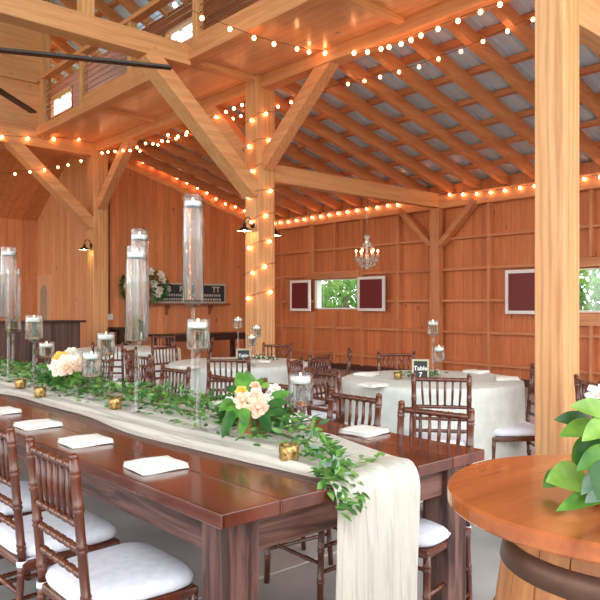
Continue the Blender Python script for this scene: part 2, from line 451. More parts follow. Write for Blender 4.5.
# nave end: side wall of the recess, end wall, upper gable
m = MB(); m.box((XD+.02,YG+.1,0),(XD+.12,YN,4.5)); struct('wall_recess', m, M_sidez)
m = MB(); m.box((-6.5,YN,0),(XD+.12,YN+.1,4.5)); struct('wall_end', m, M_gable)
m = MB(); m.box((-6.5,Y2+.14,4.46),(XD+.1,YN,4.55)); struct('ceiling_recess', m, M_soffit)
m = MB(); m.hexa([V((2.2,YN,3.3)),V((XD+.02,YN,3.3)),V((XD+.02,14.1,4.46)),V((2.2,14.1,4.46)),V((2.2,YN,3.36)),V((XD+.02,YN,3.36)),V((XD+.02,14.1,4.52)),V((2.2,14.1,4.52))])
struct('ceiling_stair', m, M_gable)
def upper(zlo, zhi_fn, y0, name, x0=-6.4, x1=XM):
    m = MB(); xs = [x0,-.01,x1] if x0 < 0 else [x0,x1]
    lo = [(x0,zlo),(x1,zlo)]; hi = [(x, zhi_fn(x)) for x in xs[::-1]]
    P = lo+hi; a=[m.n(V((x,y0,z))) for x,z in P]; b=[m.n(V((x,y0+.1,z))) for x,z in P]
    m.face(a); m.face(b[::-1])
    for i in range(len(P)): m.face((a[i],b[i],b[(i+1)%len(P)],a[(i+1)%len(P)]))
    return struct(name, m, M_knotty)
def znave(x): return 6.22+.55*(XD-abs(x))
upper(4.55, lambda x: 5.42, 12.62, 'wall_gable_lower')
upper(5.42, lambda x: znave(x)+.12, 12.56, 'wall_gable_upper')
m = MB(); m.box((XM-.02,12.44,4.4),(XM+.13,12.66,znave(XM)+.1),.006); struct('pillar_gable', m, M_post)
m = MB(); m.box((XM,YN,4.5),(XD+.12,YN+.1,6.9)); struct('wall_loft_end', m, M_knotty)
# loft: floor/soffit, outer knee wall with two low windows
m = MB(); m.box((XM-.02,-2,4.5),(XD+.08,YN,4.6)); struct('ceiling_loft', m, M_soffit)
m = MB(); m.box((XM-.1,-2,4.44),(XM+.08,YN,4.6),.006); struct('beam_loft_edge', m, M_beamy)
m = MB(); m.box((XD-.1,-2,4.33),(XD+.1,YG,4.5),.006); struct('beam_post_line', m, M_beamy)
LW = [(13.9,15.15,5.5,5.97),(9.2,10.1,5.55,5.95),(4.2,5.1,5.55,5.95)]
m = MB(); yy=-2
for w in sorted(LW):
    m.box((XD+.02,yy,4.6),(XD+.1,w[0],6.25)); m.box((XD+.02,w[0],4.6),(XD+.1,w[1],w[2])); m.box((XD+.02,w[0],w[3]),(XD+.1,w[1],6.25)); yy=w[1]
m.box((XD+.02,yy,4.6),(XD+.1,YN,6.25)); struct('wall_loft', m, M_brown)
for k,w in enumerate(LW):
    m = MB(); t=.03
    for a,b,c,d in ((w[0],w[1],w[2],w[2]+t),(w[0],w[1],w[3]-t,w[3]),(w[0],w[0]+t,w[2],w[3]),(w[1]-t,w[1],w[2],w[3])): m.box((XD,a,c),(XD+.11,b,d))
    o = struct('window_%d'%(k+3), m, M_beamy)
    m = MB(); m.box((XD+.06,w[0],w[2]),(XD+.064,w[1],w[3])); struct('pane', m, M_pane, o)
for y in (-.4,2.2,4.87,10.29):
    m = MB(); m.box((XM+.08,y-.05,4.44),(XD-.1,y+.05,4.5),.004); struct('beam_soffit', m, M_beamx)

# posts, tie beams, braces
S = .295
def post(x,y,top,mat=M_post,s=S,name='post_timber'):
    m = MB(); m.box((-s/2,-s/2,0),(s/2,s/2,top),.006); o = struct(name, m, mat); o.location = (x,y,0); return o
post(XD,Y1,4.5,name='pillar_center'); post(XD,Y2,4.5,name='pillar_far')
p3 = atd(557,300,4.4); post(p3.x,p3.y,7.1,s=.203,name='pillar_near')
for y in (2.9,Y1,Y2): post(-XD,y,4.5,name='pillar_left')
def beam(p,q,w,h,mat,name='beam',bev=.006,up=(0,0,1)):
    m = MB(); m.bar(p,q,w,h,up,bev); return struct(name, m, mat)
beam((-6.2,Y1,4.515),(XM-.06,Y1,4.515),.24,.26,M_beamx,'beam_tie'); beam((-6.2,Y2,4.40),(XD-S/2,Y2,4.40),.24,.3,M_beamx,'beam_tie')
beam((XM+.08,Y1,4.47),(XD-S/2,Y1,4.47),.2,.06,M_beamx,'beam_soffit'); None
for y in (Y1,Y2):
    beam((XD-S/2+.03,y,2.89),(4.13,y,4.42),.2,.27,M_beamx,'brace',up=(0,1,0))
    beam((XD,y-S/2+.02,3.28),(XD,y-1.46,4.43),.2,.17,M_beamy,'brace',up=(1,0,0))
beam((XD,Y1+S/2-.02,3.34),(XD,Y1+1.22,4.43),.2,.17,M_beamy,'brace',up=(1,0,0))
beam((XD+S/2,Y1,3.205),(XW-.16,Y1,3.205),.16,.25,M_beamx,'beam_cross')
beam((p3.x+.1,p3.y,3.3),(XW-.1,p3.y,3.3),.15,.28,M_beamx,'beam_cross')
m = MB(); m.box((-.14,-.1,0),(0,.1,3.06),.005); o = struct('pillar_wall', m, M_stud); o.location=(XW-.06,Y1,0)
for s in (-1,1): beam((XW-.12,Y1+s*.1,2.42),(XW-.12,Y1+s*.84,3.14),.1,.17,M_girt,'brace',up=(1,0,0))
m = MB(); m.box((-.075,-.075,0),(.075,.075,3.4),.004); o = struct('pillar_queen', m, M_post); o.location=(3.37,Y1,4.645)

# lean-to roof: rafters, purlins, corrugated metal
y = -1.7
while y < YG-.1:
    m = MB(); x0,x1 = XD-.02, XW+.3
    m.hexa([V((x0,y-.045,zr(x0))),V((x1,y-.045,zr(x1))),V((x1,y+.045,zr(x1))),V((x0,y+.045,zr(x0))),
            V((x0,y-.045,zr(x0)+.17)),V((x1,y-.045,zr(x1)+.17)),V((x1,y+.045,zr(x1)+.17)),V((x0,y+.045,zr(x0)+.17))])
    struct('rafter', m, M_deck); y += .56
for k in range(8):
    x = XD+.2+k*.585
    m = MB(); z = zr(x)+.17
    m.box((x-.05,-2,z),(x+.05,YG,z+.07)); struct('purlin', m, M_purlin)
def corrugated(x0,z0,x1,z1,y0,y1,name):
    m = MB(); rows=[[],[]]; y=y0
    prof = []
    while y < y1:
        prof += [(y,0),(y+.13,0),(y+.148,.034),(y+.178,.034),(y+.196,0)]; y += .2
    for (yy,h) in prof: rows[0].append(V((x0,yy,z0+h))); rows[1].append(V((x1,yy,z1+h)))
    m.grid(rows, False); return struct(name, m, M_metal)
corrugated(XD-.1,zr(XD-.1)+.245,XW+.6,zr(XW+.6)+.245,-2,YG+.3,'roof_lean_to')
# nave roof
y = -1.7
while y < 12.5:
    m = MB(); x0,x1 = 0.05, XD+.3
    m.hexa([V((x0,y-.04,znave(x0))),V((x1,y-.04,znave(x1))),V((x1,y+.04,znave(x1))),V((x0,y+.04,znave(x0))),
            V((x0,y-.04,znave(x0)+.2)),V((x1,y-.04,znave(x1)+.2)),V((x1,y+.04,znave(x1)+.2)),V((x0,y+.04,znave(x0)+.2))])
    struct('rafter', m, M_deck); y += .62
y = 12.75
while y < YN:
    m = MB(); x0,x1 = XM-.6, XD+.3
    m.hexa([V((x0,y-.04,znave(x0))),V((x1,y-.04,znave(x1))),V((x1,y+.04,znave(x1))),V((x0,y+.04,znave(x0))),
            V((x0,y-.04,znave(x0)+.2)),V((x1,y-.04,znave(x1)+.2)),V((x1,y+.04,znave(x1)+.2)),V((x0,y+.04,znave(x0)+.2))])
    struct('rafter', m, M_deck); y += .62
for k in range(8):
    x = .5+k*.72; z = znave(x)+.2
    m = MB(); m.box((x-.05,-2,z),(x+.05,YN,z+.07)); struct('purlin', m, M_purlin)
corrugated(0,znave(0)+.28,XD+.5,znave(XD+.5)+.28,-2,YN+.2,'roof_nave')
corrugated(-XD-.5,znave(XD+.5)+.28,0,znave(0)+.28,-2,YN+.2,'roof_nave')

# loft railing
rail = thing('loft_railing', 'timber and cable railing along the edge of the upper loft', 'railing', (XM,0,4.6))
rp = [0.6,2.3,3.9,5.62,7.33,9.07,10.74,12.40]
for y in rp:
    m = MB(); m.box((-.05,y-.055,0),(.05,y+.055,.93),.004); m.build('rail_post', M_post, rail)
m = MB(); m.box((-.07,-2,.86),(.07,12.44,.93),.004); m.build('top_rail', M_beamy, rail)
m = MB(); m.box((-.025,-2,.0),(.045,10.74,.17),.004); m.build('bottom_board', M_beamy, rail)
for a,b in zip(rp[3:],rp[4:]):
    for k in range(6):
        m = MB(); z=.25+k*.095; m.tube([(0,a+.05,z),(0,b-.05,z)],.006,5); m.build('cable', M_cable, rail)

# ------------------------------------------------------------------ ceiling fan
fan = thing('ceiling_fan', 'large dark ceiling fan whose blades reach in at upper left', 'ceiling fan', (1.73,7.71,4.0))
m = MB(); m.lathe([(0,-.1),(.2,-.1),(.24,-.04),(.24,.06),(.1,.12),(0,.12)]); m.build('hub', M_steel, fan)
m = MB(); m.tube([(0,0,.1),(0,0,4.4)],.035); m.build('downrod', M_steel, fan)
for k in range(5):
    a = radians(-24.5+72*k) if k!=1 else radians(45)
    m = MB(); d=V((cos(a),sin(a),0)); m.bar(d*.2,d*2.5,.10,.03,bev=.006); m.build('blade', M_steel, fan)

# ------------------------------------------------------------------ farm table
TX0,TX1,TY0,TY1,TZ = 1.045,2.285,1.49,6.3,.765
ft = thing('farm_table', 'long dark-stained plank farm table with thick legs', 'table', ((TX0+TX1)/2,TY0,0))
hw=(TX1-TX0)/2; ln=TY1-TY0
m = MB()
for k in range(6):
    w=2*hw/6; m.box((-hw+k*w,0,TZ-.042),(-hw+(k+1)*w-.0015,ln,TZ),.004)
m.build('tabletop', M_tabletop, ft)
for sx in (-1,1):
    for y in (.05,ln-.17):
        m = MB(); c = sx*(hw-.11); m.box((c-.06,y,0),(c+.06,y+.12,TZ-.042),.005); m.build('leg', M_tableframe, ft)
m = MB(); m.box((-hw+.17,.075,TZ-.16),(hw-.17,.105,TZ-.042),.003); m.build('apron', M_apronx, ft)
m = MB(); m.box((-hw+.17,ln-.105,TZ-.16),(hw-.17,ln-.075,TZ-.042),.003); m.build('apron', M_apronx, ft)
for sx in (-1,1):
    m = MB(); c=sx*(hw-.085); m.box((c-.015,.17,TZ-.16),(c+.015,ln-.17,TZ-.042),.003); m.build('apron', M_aprony, ft)

# runner of gauze, bunched, falling over the near end
def runner():
    rnd = random.Random(3); ph=[rnd.uniform(0,6.28) for _ in range(12)]
    m = MB(); rows=[]; ns=110; nu=48
    Ltop = TY1-TY0-.15; drop=.62
    for i in range(ns+1):
        s = -drop + (Ltop+drop)*i/ns          # s<0 : hanging part
        row=[]
        for j in range(nu+1):
            u = j/nu
            w0 = 1.435+.02*sin(s*3+1); w1 = 1.85+.025*sin(s*2.3)
            if s>0: w1 += min(.14,s*.25); w0 += .01*sin(s*5) - min(.02,s*.05)
            else: w0 += .012*sin(s*6); w1 += -.03*s*0 + .02*sin(s*5)
            x = w0+(w1-w0)*u
            wr = (.006*sin(u*31+ph[0]+sin(s*1.7)*1.3)+.004*sin(u*57+ph[1]+s*2.1)+.003*sin(u*19+s*7+ph[2]))
            if s>=0:
                y = TY0+s; z = TZ+.011+max(-.006,wr)+.012*max(0,1-s/.08)
                if s<.03: z -= .0
            else:
                y = TY0-.022-.012*abs(sin(u*9+s*3))-1.2*max(-.008,wr) - .01*min(1,-s*4); z = TZ+.016+s
            row.append(V((x,y,z)))
        rows.append(row)
    m.grid(rows); o = m.build('table_runner', M_gauze)
    sd = o.modifiers.new('sub','SUBSURF'); sd.levels=1; sd.render_levels=1
    return tag(o,'cream gauze runner along the farm table, hanging over its near end','table runner')
runner()

# ------------------------------------------------------------------ chiavari chair
def bamboo(m, p, q, r, rings, seg=8):
    p,q=V(p),V(q); pts=[];rad=[]
    ts=[0]; 
    for t in rings: ts += [t-.012,t-.006,t,t+.006,t+.012]
    ts.append(1)
    L=(q-p).length
    pts=[p];rad=[r]
    for t in rings:
        for dt,f in ((-.014,1),(-.008,1.22),(-.002,1.02),(.002,1.02),(.008,1.22),(.014,1)):
            pts.append(p+(q-p)*(t+dt/L)); rad.append(r*f)
    pts.append(q); rad.append(r)
    m.tube(pts,rad,seg)
def make_chair():
    t = thing('chiavari_chair','x','chair')
    HB=.905; wb=.166; wf=.188
    for sy in (-1,1):
        m = MB(); y=sy*wb
        # rear upright: leg splays back, back leans back
        bamboo(m,(-.20,y,0),(-.165,y,.44),.0135,(.25,.6,.9)); bamboo(m,(-.165,y,.44),(-.205,y,HB-.012),.015,(.1,.42,.68,.9))
        m.ball((-.205,y,HB-.008),.0165,1,(1,1,.7)); m.build('back_post', M_chair, t)
        m = MB(); bamboo(m,(.19,sy*(wf+.004),0),(.175,sy*wf,.42),.0145,(.3,.62,.88)); m.build('leg', M_chair, t)
    def xb(z): return -.165-.04*(z-.44)/(HB-.44)
    for name,z,r in (('top_rail',.868,.0125),('lower_rail',.70,.011),('cross_bar',.625,.011),('cross_bar',.55,.011)):
        m = MB(); bamboo(m,(xb(z),-wb,z),(xb(z),wb,z),r,(.12,.28,.43,.57,.72,.88)); m.build(name, M_chair, t)
    for k in range(6):
        y=-wb+.05+k*(2*wb-.1)/5
        m = MB(); m.tube([(xb(.70),y*.93,.70),(xb(.78)-.004,y*.98,.78),(xb(.868),y,.868)],[.006,.0085,.006],6); m.build('spindle', M_chair, t)
    m = MB(); m.hexa([V((-.175,-.185,.405)),V((.19,-.2,.405)),V((.19,.2,.405)),V((-.175,.185,.405)),V((-.175,-.185,.437)),V((.19,-.2,.437)),V((.19,.2,.437)),V((-.175,.185,.437))],.008); m.build('seat', M_chair, t)
    for sy in (-1,1):
        for z in (.16,.27):
            m = MB(); bamboo(m,(-.195,sy*wb,z),(.185,sy*wf,z),.009,(.25,.5,.75)); m.build('stretcher', M_chair, t)
    for x,w,z in ((.185,wf,.2),(-.19,wb,.2),(-.18,wb,.33)):
        m = MB(); bamboo(m,(x,-w,z),(x,w,z),.009,(.25,.5,.75)); m.build('stretcher', M_chair, t)
    # cushion: rounded square pad
    m = MB(); rows=[]; n=64
    def ring(sc,z):
        out=[]
        for k in range(n):
            a=2*pi*k/n; c,s=cos(a),sin(a); e=.43
            x=abs(c)**e*(1 if c>0 else -1); y=abs(s)**e*(1 if s>0 else -1)
            wid=.20 if x>0 else .20
            out.append(V((.015+x*.19*sc, y*(.195+.012*x)*sc, z)))
        return out
    R=[ring(.93,.438),ring(1.0,.447),ring(1.02,.462),ring(.99,.478),ring(.90,.488),ring(.6,.494),ring(.25,.496)]
    vs=[[m.n(p) for p in r] for r in R]
    for A,B in zip(vs,vs[1:]):
        for k in range(n):
            f=m.face((A[k],A[(k+1)%n],B[(k+1)%n],B[k])); f.smooth=True
    f=m.face(vs[-1]); f.smooth=True; m.face(vs[0][::-1])
    cu = m.build('cushion', M_cushion, t)
    for sy in (-1,1):
        m = MB(); m.lathe([(.0165,.418),(.0185,.418),(.0185,.438),(.0165,.438)],(-.167,sy*wb,0),12,closed=True); m.box((-.155,sy*wb-.006,.42),(-.12,sy*wb+.006,.44)); m.build('strap', M_strap, cu)
    return t
chair0 = make_chair(); _used=[False]
def chair(x,y,deg,label,group):
    if not _used[0]:
        _used[0]=True; chair0.location=(x,y,0); chair0.rotation_euler=(0,0,radians(deg)); chair0['label']=label; chair0['group']=group; return chair0
    return dup(chair0,(x,y,0),radians(deg),label,group)
GL='chairs on the near side of the farm table'; GR='chairs on the far side of the farm table'
chair(1.0,2.015,0,'mahogany bamboo-turned chair nearest the camera, tucked under the farm table corner',GL)
chair(1.01,2.57,1,'mahogany bamboo-turned chair second from the near corner of the farm table',GL)
chair(1.01,3.13,0,'third near-side farm table chair, only its white cushion showing at the picture edge',GL)
rl=['mahogany chair at the far side of the farm table, nearest the barrel',
    'mahogany chair at the far side of the farm table, second from the barrel',
    'mahogany chair across the farm table, half hidden behind the short candle vase',
    'mahogany chair across the farm table, behind the large flower arrangement',
    'mahogany chair across the farm table, behind the tallest candle cylinder',
    'mahogany chair across the farm table, between the two tall candle cylinders',
    'mahogany chair across the farm table, behind the left flower arrangement']
for k,(y,x,r) in enumerate(((1.74,2.13,187),(2.33,2.22,178),(2.9,2.26,181),(3.5,2.27,179),(4.12,2.3,181),(4.66,2.3,178),(5.25,2.3,181))):
    chair(x,y,r,rl[k],GR)

# ------------------------------------------------------------------ round tables
def tablecloth(r, seed):
    rnd=random.Random(seed); p=[rnd.uniform(0,6.28) for _ in range(4)]
    def mod(rr,z,a):
        k = max(0,(.74-z)/.74)
        return rr + k*(.03*sin(a*9+p[0])+.02*sin(a*14+p[1])+.01*sin(a*5+p[2])) if rr>r*.98 else rr
    m = MB(); m.lathe([(0,TZ+.004),(r*.5,TZ+.004),(r*.97,TZ+.004),(r,TZ-.004),(r+.006,TZ-.04),(r+.008,.55),(r+.01,.3),(r+.01,.012)],seg=96,mod=mod)
    return m
def round_table(x,y,r,seed,lab,lab2):
    t = thing('round_table', lab, 'table', (x,y,0), 0, 'round banquet tables')
    m = MB(); m.lathe([(0,TZ-.025),(r-.02,TZ-.025),(r-.01,TZ-.012),(r-.01,TZ),(0,TZ)],seg=48); m.build('tabletop', M_darkwood, t)
    for k in range(4):
        a=pi/4+k*pi/2; m=MB(); m.tube([(.45*cos(a),.45*sin(a),0),(.42*cos(a),.42*sin(a),TZ-.025)],.018); m.build('leg', M_iron, t)
    o = tablecloth(r,seed).build('tablecloth', M_cloth); o.location=(x,y,0)
    tag(o, lab2, 'tablecloth', 'white round tablecloths')
T1c=(4.2,3.22); T2c=(4.0,5.4); T3c=(4.2,8.1); T4c=(4.85,1.25); RT=.68
round_table(*T1c,RT,1,'round banquet table in front of the near post, hidden by its cloth','white floor-length cloth on the round table beside the near post')
round_table(*T2c,RT,2,'round banquet table behind the large flower arrangement, hidden by its cloth','white floor-length cloth on the middle round table')
round_table(*T3c,RT,3,'round banquet table nearest the back wall, hidden by its cloth','white floor-length cloth on the round table nearest the back wall')
def around(c,ang,label,rad=.80,turn=0,group='chairs around the round tables'):
    rad=max(rad,.885); a=radians(ang); chair(c[0]+rad*cos(a),c[1]+rad*sin(a),ang+180+turn,label,group)
chair(T1c[0]+.84*cos(radians(222)),T1c[1]+.84*sin(radians(222)),37,'mahogany chair with its back to us at the round table by the near post','chairs around the round tables')
around(T1c,177,'mahogany chair seen side-on at the left of the round table by the near post',.88)
around(T1c,121,'mahogany chair at the left rear of the round table by the near post',.86)
around(T1c,54,'mahogany chair on the far side of the near post round table, behind its table card',.76)
chair(4.28,2.58,138,'white-cushioned chair partly hidden by the big near post','chairs around the round tables')
chair(4.05,1.715,318,'mahogany chair just right of the big near post, seen edge-on','chairs around the round tables')
chair(4.58,1.9,42,'mahogany chair at right edge behind the white barrel flowers','chairs around the round tables')
around(T2c,229,'mahogany chair with its back to us in front of the middle round table',.82)
around(T2c,181,'mahogany chair at the left of the middle round table, nearer of two',.74)
around(T2c,134,'mahogany chair at the left rear of the middle round table',.76)
around(T2c,101,'mahogany chair beyond the middle round table, facing us',.78)
around(T2c,30,'mahogany chair at the right rear of the middle round table, under the window wall',.72)
around(T2c,272,'mahogany chair between the middle and near post round tables, backrest frontal',.84,12)
around(T2c,316,'mahogany chair at the right of the middle round table, farther of two beside the cloth',.86)
chair(2.5,7.15,150,'dark chair behind the left-edge candle cylinders, before the barn-wood bar','chairs before the bar')
chair(2.0,7.5,200,'second dark chair at the left picture edge before the barn-wood bar','chairs before the bar')
around(T3c,231,'mahogany chair in front of the back round table, behind the short candle vases',.86)
around(T3c,180,'mahogany chair at the left of the back round table',.8)
around(T3c,34,'mahogany chair beyond the back round table, before the black console',.78)
around(T3c,-41,'mahogany chair at the right of the back round table',.76)

# ------------------------------------------------------------------ napkins
def napkin_mesh():
    m = MB()
    for k,(s,z0) in enumerate(((1,0),(.985,.0062),(.97,.0124))):
        w,h=.085*s,.078*s; n=8; rows_t=[];rows_b=[]
        top=[];
        def P(i,j,z): 
            u,v=i/n*2-1,j/n*2-1
            return V((u*w, v*h, z+.0015*sin(u*3+k)+.001*cos(v*4+k)))
        m.grid([[P(i,j,z0) for i in range(n+1)] for j in range(n,-1,-1)])
        m.grid([[P(i,j,z0+.0058) for i in range(n+1)] for j in range(n+1)])
        for (f) in (0,n):
            m.grid([[P(i,f,z0) for i in range(n+1)],[P(i,f,z0+.0058) for i in range(n+1)]]); m.grid([[P(f,i,z0) for i in range(n+1)],[P(f,i,z0+.0058) for i in range(n+1)]])
    bmesh.ops.remove_doubles(m.bm, verts=m.bm.verts, dist=.0001)
    bmesh.ops.recalc_face_normals(m.bm, faces=m.bm.faces)
    return m
nap0=None
def napkin(p,deg,label,group):
    global nap0
    if nap0 is None: nap0=napkin_mesh().build('napkin',M_napkin); o=nap0
    else: o=nap0.copy(); COL.objects.link(o)
    o.location=(p[0],p[1],p[2]); o.rotation_euler=(0,0,radians(deg)); return tag(o,label,'napkin',group)
GN='napkins on the near side of the farm table'
ZN=TZ+.002
for k,(y,l) in enumerate(((2.07,'folded white napkin nearest the front corner of the farm table'),(2.63,'folded white napkin second from the front corner of the farm table'),(3.14,'folded white napkin third from the front corner of the farm table'),(3.67,'folded white napkin fourth from the front corner, at the left picture edge'))):
    napkin((1.18,y,ZN),-3+2*k,l,GN)
GF='napkins on the far side of the farm table'
napkin((2.185,2.03,ZN),4,'folded white napkin on the far side, before the second chair from the barrel',GF)
napkin((2.17,2.52,ZN),-3,'folded white napkin on the far side, behind the short candle vase',GF)
napkin((2.17,3.1,ZN),3,'folded white napkin on the far side, behind the large flower arrangement',GF)
napkin((2.19,4.35,ZN),3,'folded white napkin on the far side, between the two short vases and tall cylinder',GF)
napkin((2.19,5.2,ZN),3,'folded white napkin on the far side, beyond the left flower arrangement',GF)
for px,py,l in ((372,386,'folded napkin at the front left of the near post round table'),(366,375,'folded napkin at the left of the near post round table'),(476,372.5,'folded napkin at the back of the near post round table'),(507,379.5,'folded napkin at the right of the near post round table')):
    p=atz(px,py,TZ+.006); napkin((p.x,p.y,TZ+.006),atan2(p.y-T1c[1],p.x-T1c[0])*57.3,l,'napkins on round tables')
for px,py,l in ((262,362,'folded napkin on the right of the middle round table'),(188,368,'folded napkin on the left of the middle round table')):
    p=atz(px,py,TZ+.006); napkin((p.x,p.y,TZ+.006),atan2(p.y-T2c[1],p.x-T2c[0])*57.3,l,'napkins on round tables')

# ------------------------------------------------------------------ glass candle vases with floating candles
def vase(px, d, ztop, zbot, dia, label, clabel, group, tall=True, base=TZ+.004, foot=.05, pos=None):
    p = pos if pos else atd(px,300,d)
    t = thing('candle_vase', label, 'vase', (p[0],p[1],base), 0, group)
    R=dia/2; zt=ztop-base; zb=zbot-base; g=.0028
    stem=.0105
    if tall:
        prof=[(0,0),(foot,0),(foot,.004),(.02,.012),(stem,.03),(stem*.9,zb-.05),(.012,zb-.022),(R*.8,zb-.004),(R,zb+.004),(R,zt-.003),(R-g*.5,zt),(R-g,zt-.003),(R-g,zb+.014),(0,zb+.012)]
        wz=zb+.0145
    else:
        f=R*.62
        prof=[(0,0),(foot,0),(foot,.004),(.02,.01),(stem,.025),(stem*.85,max(.03,zb-f-.01)),(.011,zb-f*.75),(R*.5,zb-f*.28),(R,zb),(R,zt-.003),(R-g*.5,zt),(R-g,zt-.003),(R-g,zb+.006),(R*.5,zb-f*.2),(0,zb-f*.35)]
        wz=None
    m = MB(); m.lathe(prof,seg=28); m.build('glass', M_glass, t)
    ch=min(.032,(zt-zb)*.24); cz=zt-.022-ch if tall else zt-(zt-zb)*.16-ch
    cz=zt-min(.034,max(.016,(zt-zb)*.12))-ch
    m = MB(); wt=cz+ch*.2
    if tall: m.lathe([(0,wz),(R-g*2,wz),(R-g*1.2,wz+.0008),(R-g*1.2,wz+.004),(R-g*1.2,wt-.004),(R-g*1.2,wt-.0006),(R-g*2,wt),(0,wt)],seg=32,smooth=True)
    else: m.lathe([(0,zb-f*.33),(R*.25,zb-f*.27),(R*.5,zb-f*.18),(R*.85,zb),(R-g*1.2,zb+.007),(R-g*1.2,zb+.012),(R-g*1.2,wt-.004),(R-g*1.2,wt-.0006),(R-g*2,wt),(0,wt)],seg=32)
    m.build('water', M_water, t)
    c = thing('floating_candle', clabel, 'candle', (p[0],p[1],base+cz), 0, 'floating candles')
    rc=R*.83
    m = MB(); m.lathe([(0,0),(rc*.72,0),(rc*.93,ch*.3),(rc,ch*.75),(rc*.97,ch),(rc*.75,ch*1.04),(0,ch*.98)],seg=24); m.build('wax', M_wax, c)
    m = MB(); m.lathe([(0,ch*.9),(.0035,ch+.006),(.0045,ch+.011),(.002,ch+.016),(0,ch+.021)],seg=8); m.build('flame', M_flame, c)
GV='candle vases on the farm table'
vase(193,3.45,1.883,1.335,.107,'tallest glass candle cylinder on a thin stem, right of the others','white candle floating in the tallest cylinder',GV)
vase(198,3.0,1.263,1.135,.104,'stemmed glass candle bowl in front of the tallest cylinder','white candle floating in the bowl below the tallest cylinder',GV,False)
vase(136.5,3.46,1.625,1.13,.111,'tall glass candle cylinder, front one of the overlapping pair','white candle floating in the front cylinder of the pair',GV)
vase(139.5,3.95,1.765,1.15,.111,'tall glass candle cylinder, rear one of the overlapping pair','white candle floating in the rear cylinder of the pair',GV)
vase(8.5,4.9,1.745,1.23,.117,'tall glass candle cylinder at the left edge, the higher one','white candle floating in the higher cylinder at left edge',GV)
vase(13,5.55,1.63,1.12,.12,'tall glass candle cylinder at the left edge, lower and farther','white candle floating in the lower cylinder at left edge',GV)
vase(34,4.7,1.257,1.095,.12,'stemmed glass candle bowl left of the flowers, before the barn-wood bar','white candle floating in the bowl before the barn-wood bar',GV,False)
vase(46.5,5.2,1.045,.93,.117,'low stemmed candle bowl just left of the left flower arrangement','white candle floating in the low bowl left of the flowers',GV,False)
vase(91.5,3.95,1.055,.915,.111,'low stemmed candle bowl just right of the left flower arrangement','white candle floating in the low bowl right of the flowers',GV,False)
vase(106,4.25,1.155,1.02,.113,'stemmed candle bowl between left flowers and overlapping cylinder pair','white candle floating in the bowl before the back round table',GV,False)
vase(300.5,2.95,1.027,.895,.109,'stemmed candle bowl near the right end of the garland','white candle floating in the bowl near the garland end',GV,False)
GW='candle vases on round tables'
vase(433,5.25,1.21,1.105,.09,'taller stemmed candle glass on the near post round table','candle in the taller glass on the near post round table',GW,False,TZ+.006,.04)
vase(439,5.05,1.025,.915,.085,'shorter stemmed candle glass on the near post round table','candle in the shorter glass on the near post round table',GW,False,TZ+.006,.04)
vase(238,6.6,1.21,1.11,.09,'tallest stemmed candle glass on the middle round table','candle in the tallest glass on the middle round table',GW,False,TZ+.006,.04)
vase(256.5,6.5,1.135,1.03,.088,'middle-height stemmed candle glass on the middle round table','candle in the middle-height glass on the middle round table',GW,False,TZ+.006,.04)
vase(251.5,6.2,1.055,.96,.085,'lowest stemmed candle glass on the middle round table','candle in the lowest glass on the middle round table',GW,False,TZ+.006,.04)

# gold votive cups
def votive(p,label,r=.036,h=.058,group='gold votive cups on the farm table'):
    m = MB(); m.lathe([(0,0),(r*.86,0),(r*.94,h*.1),(r,h*.6),(r*.97,h),(r*.9,h),(r*.9,h*.2),(0,h*.15)],seg=20)
    o = m.build('votive_cup', M_gold); o.location=p; return tag(o,label,'votive cup',group)
for px,py,l in ((20.5,388,'mottled gold votive cup at far left, among the garland leaves'),(40,397,'mottled gold votive cup on the runner under the left candle bowl'),(115.5,409,'mottled gold votive cup left of the cylinder pair stem'),(289,461,'mottled gold votive cup at the garland end nearest the camera')):
    p=atz(px,py,TZ+.012); votive((p.x,p.y,TZ+.012),l)
p=atz(398,379,TZ+.006); votive((p.x,p.y,TZ+.006),'small gold votive cup on the near post round table',.033,.05,'gold votive cups on round tables')

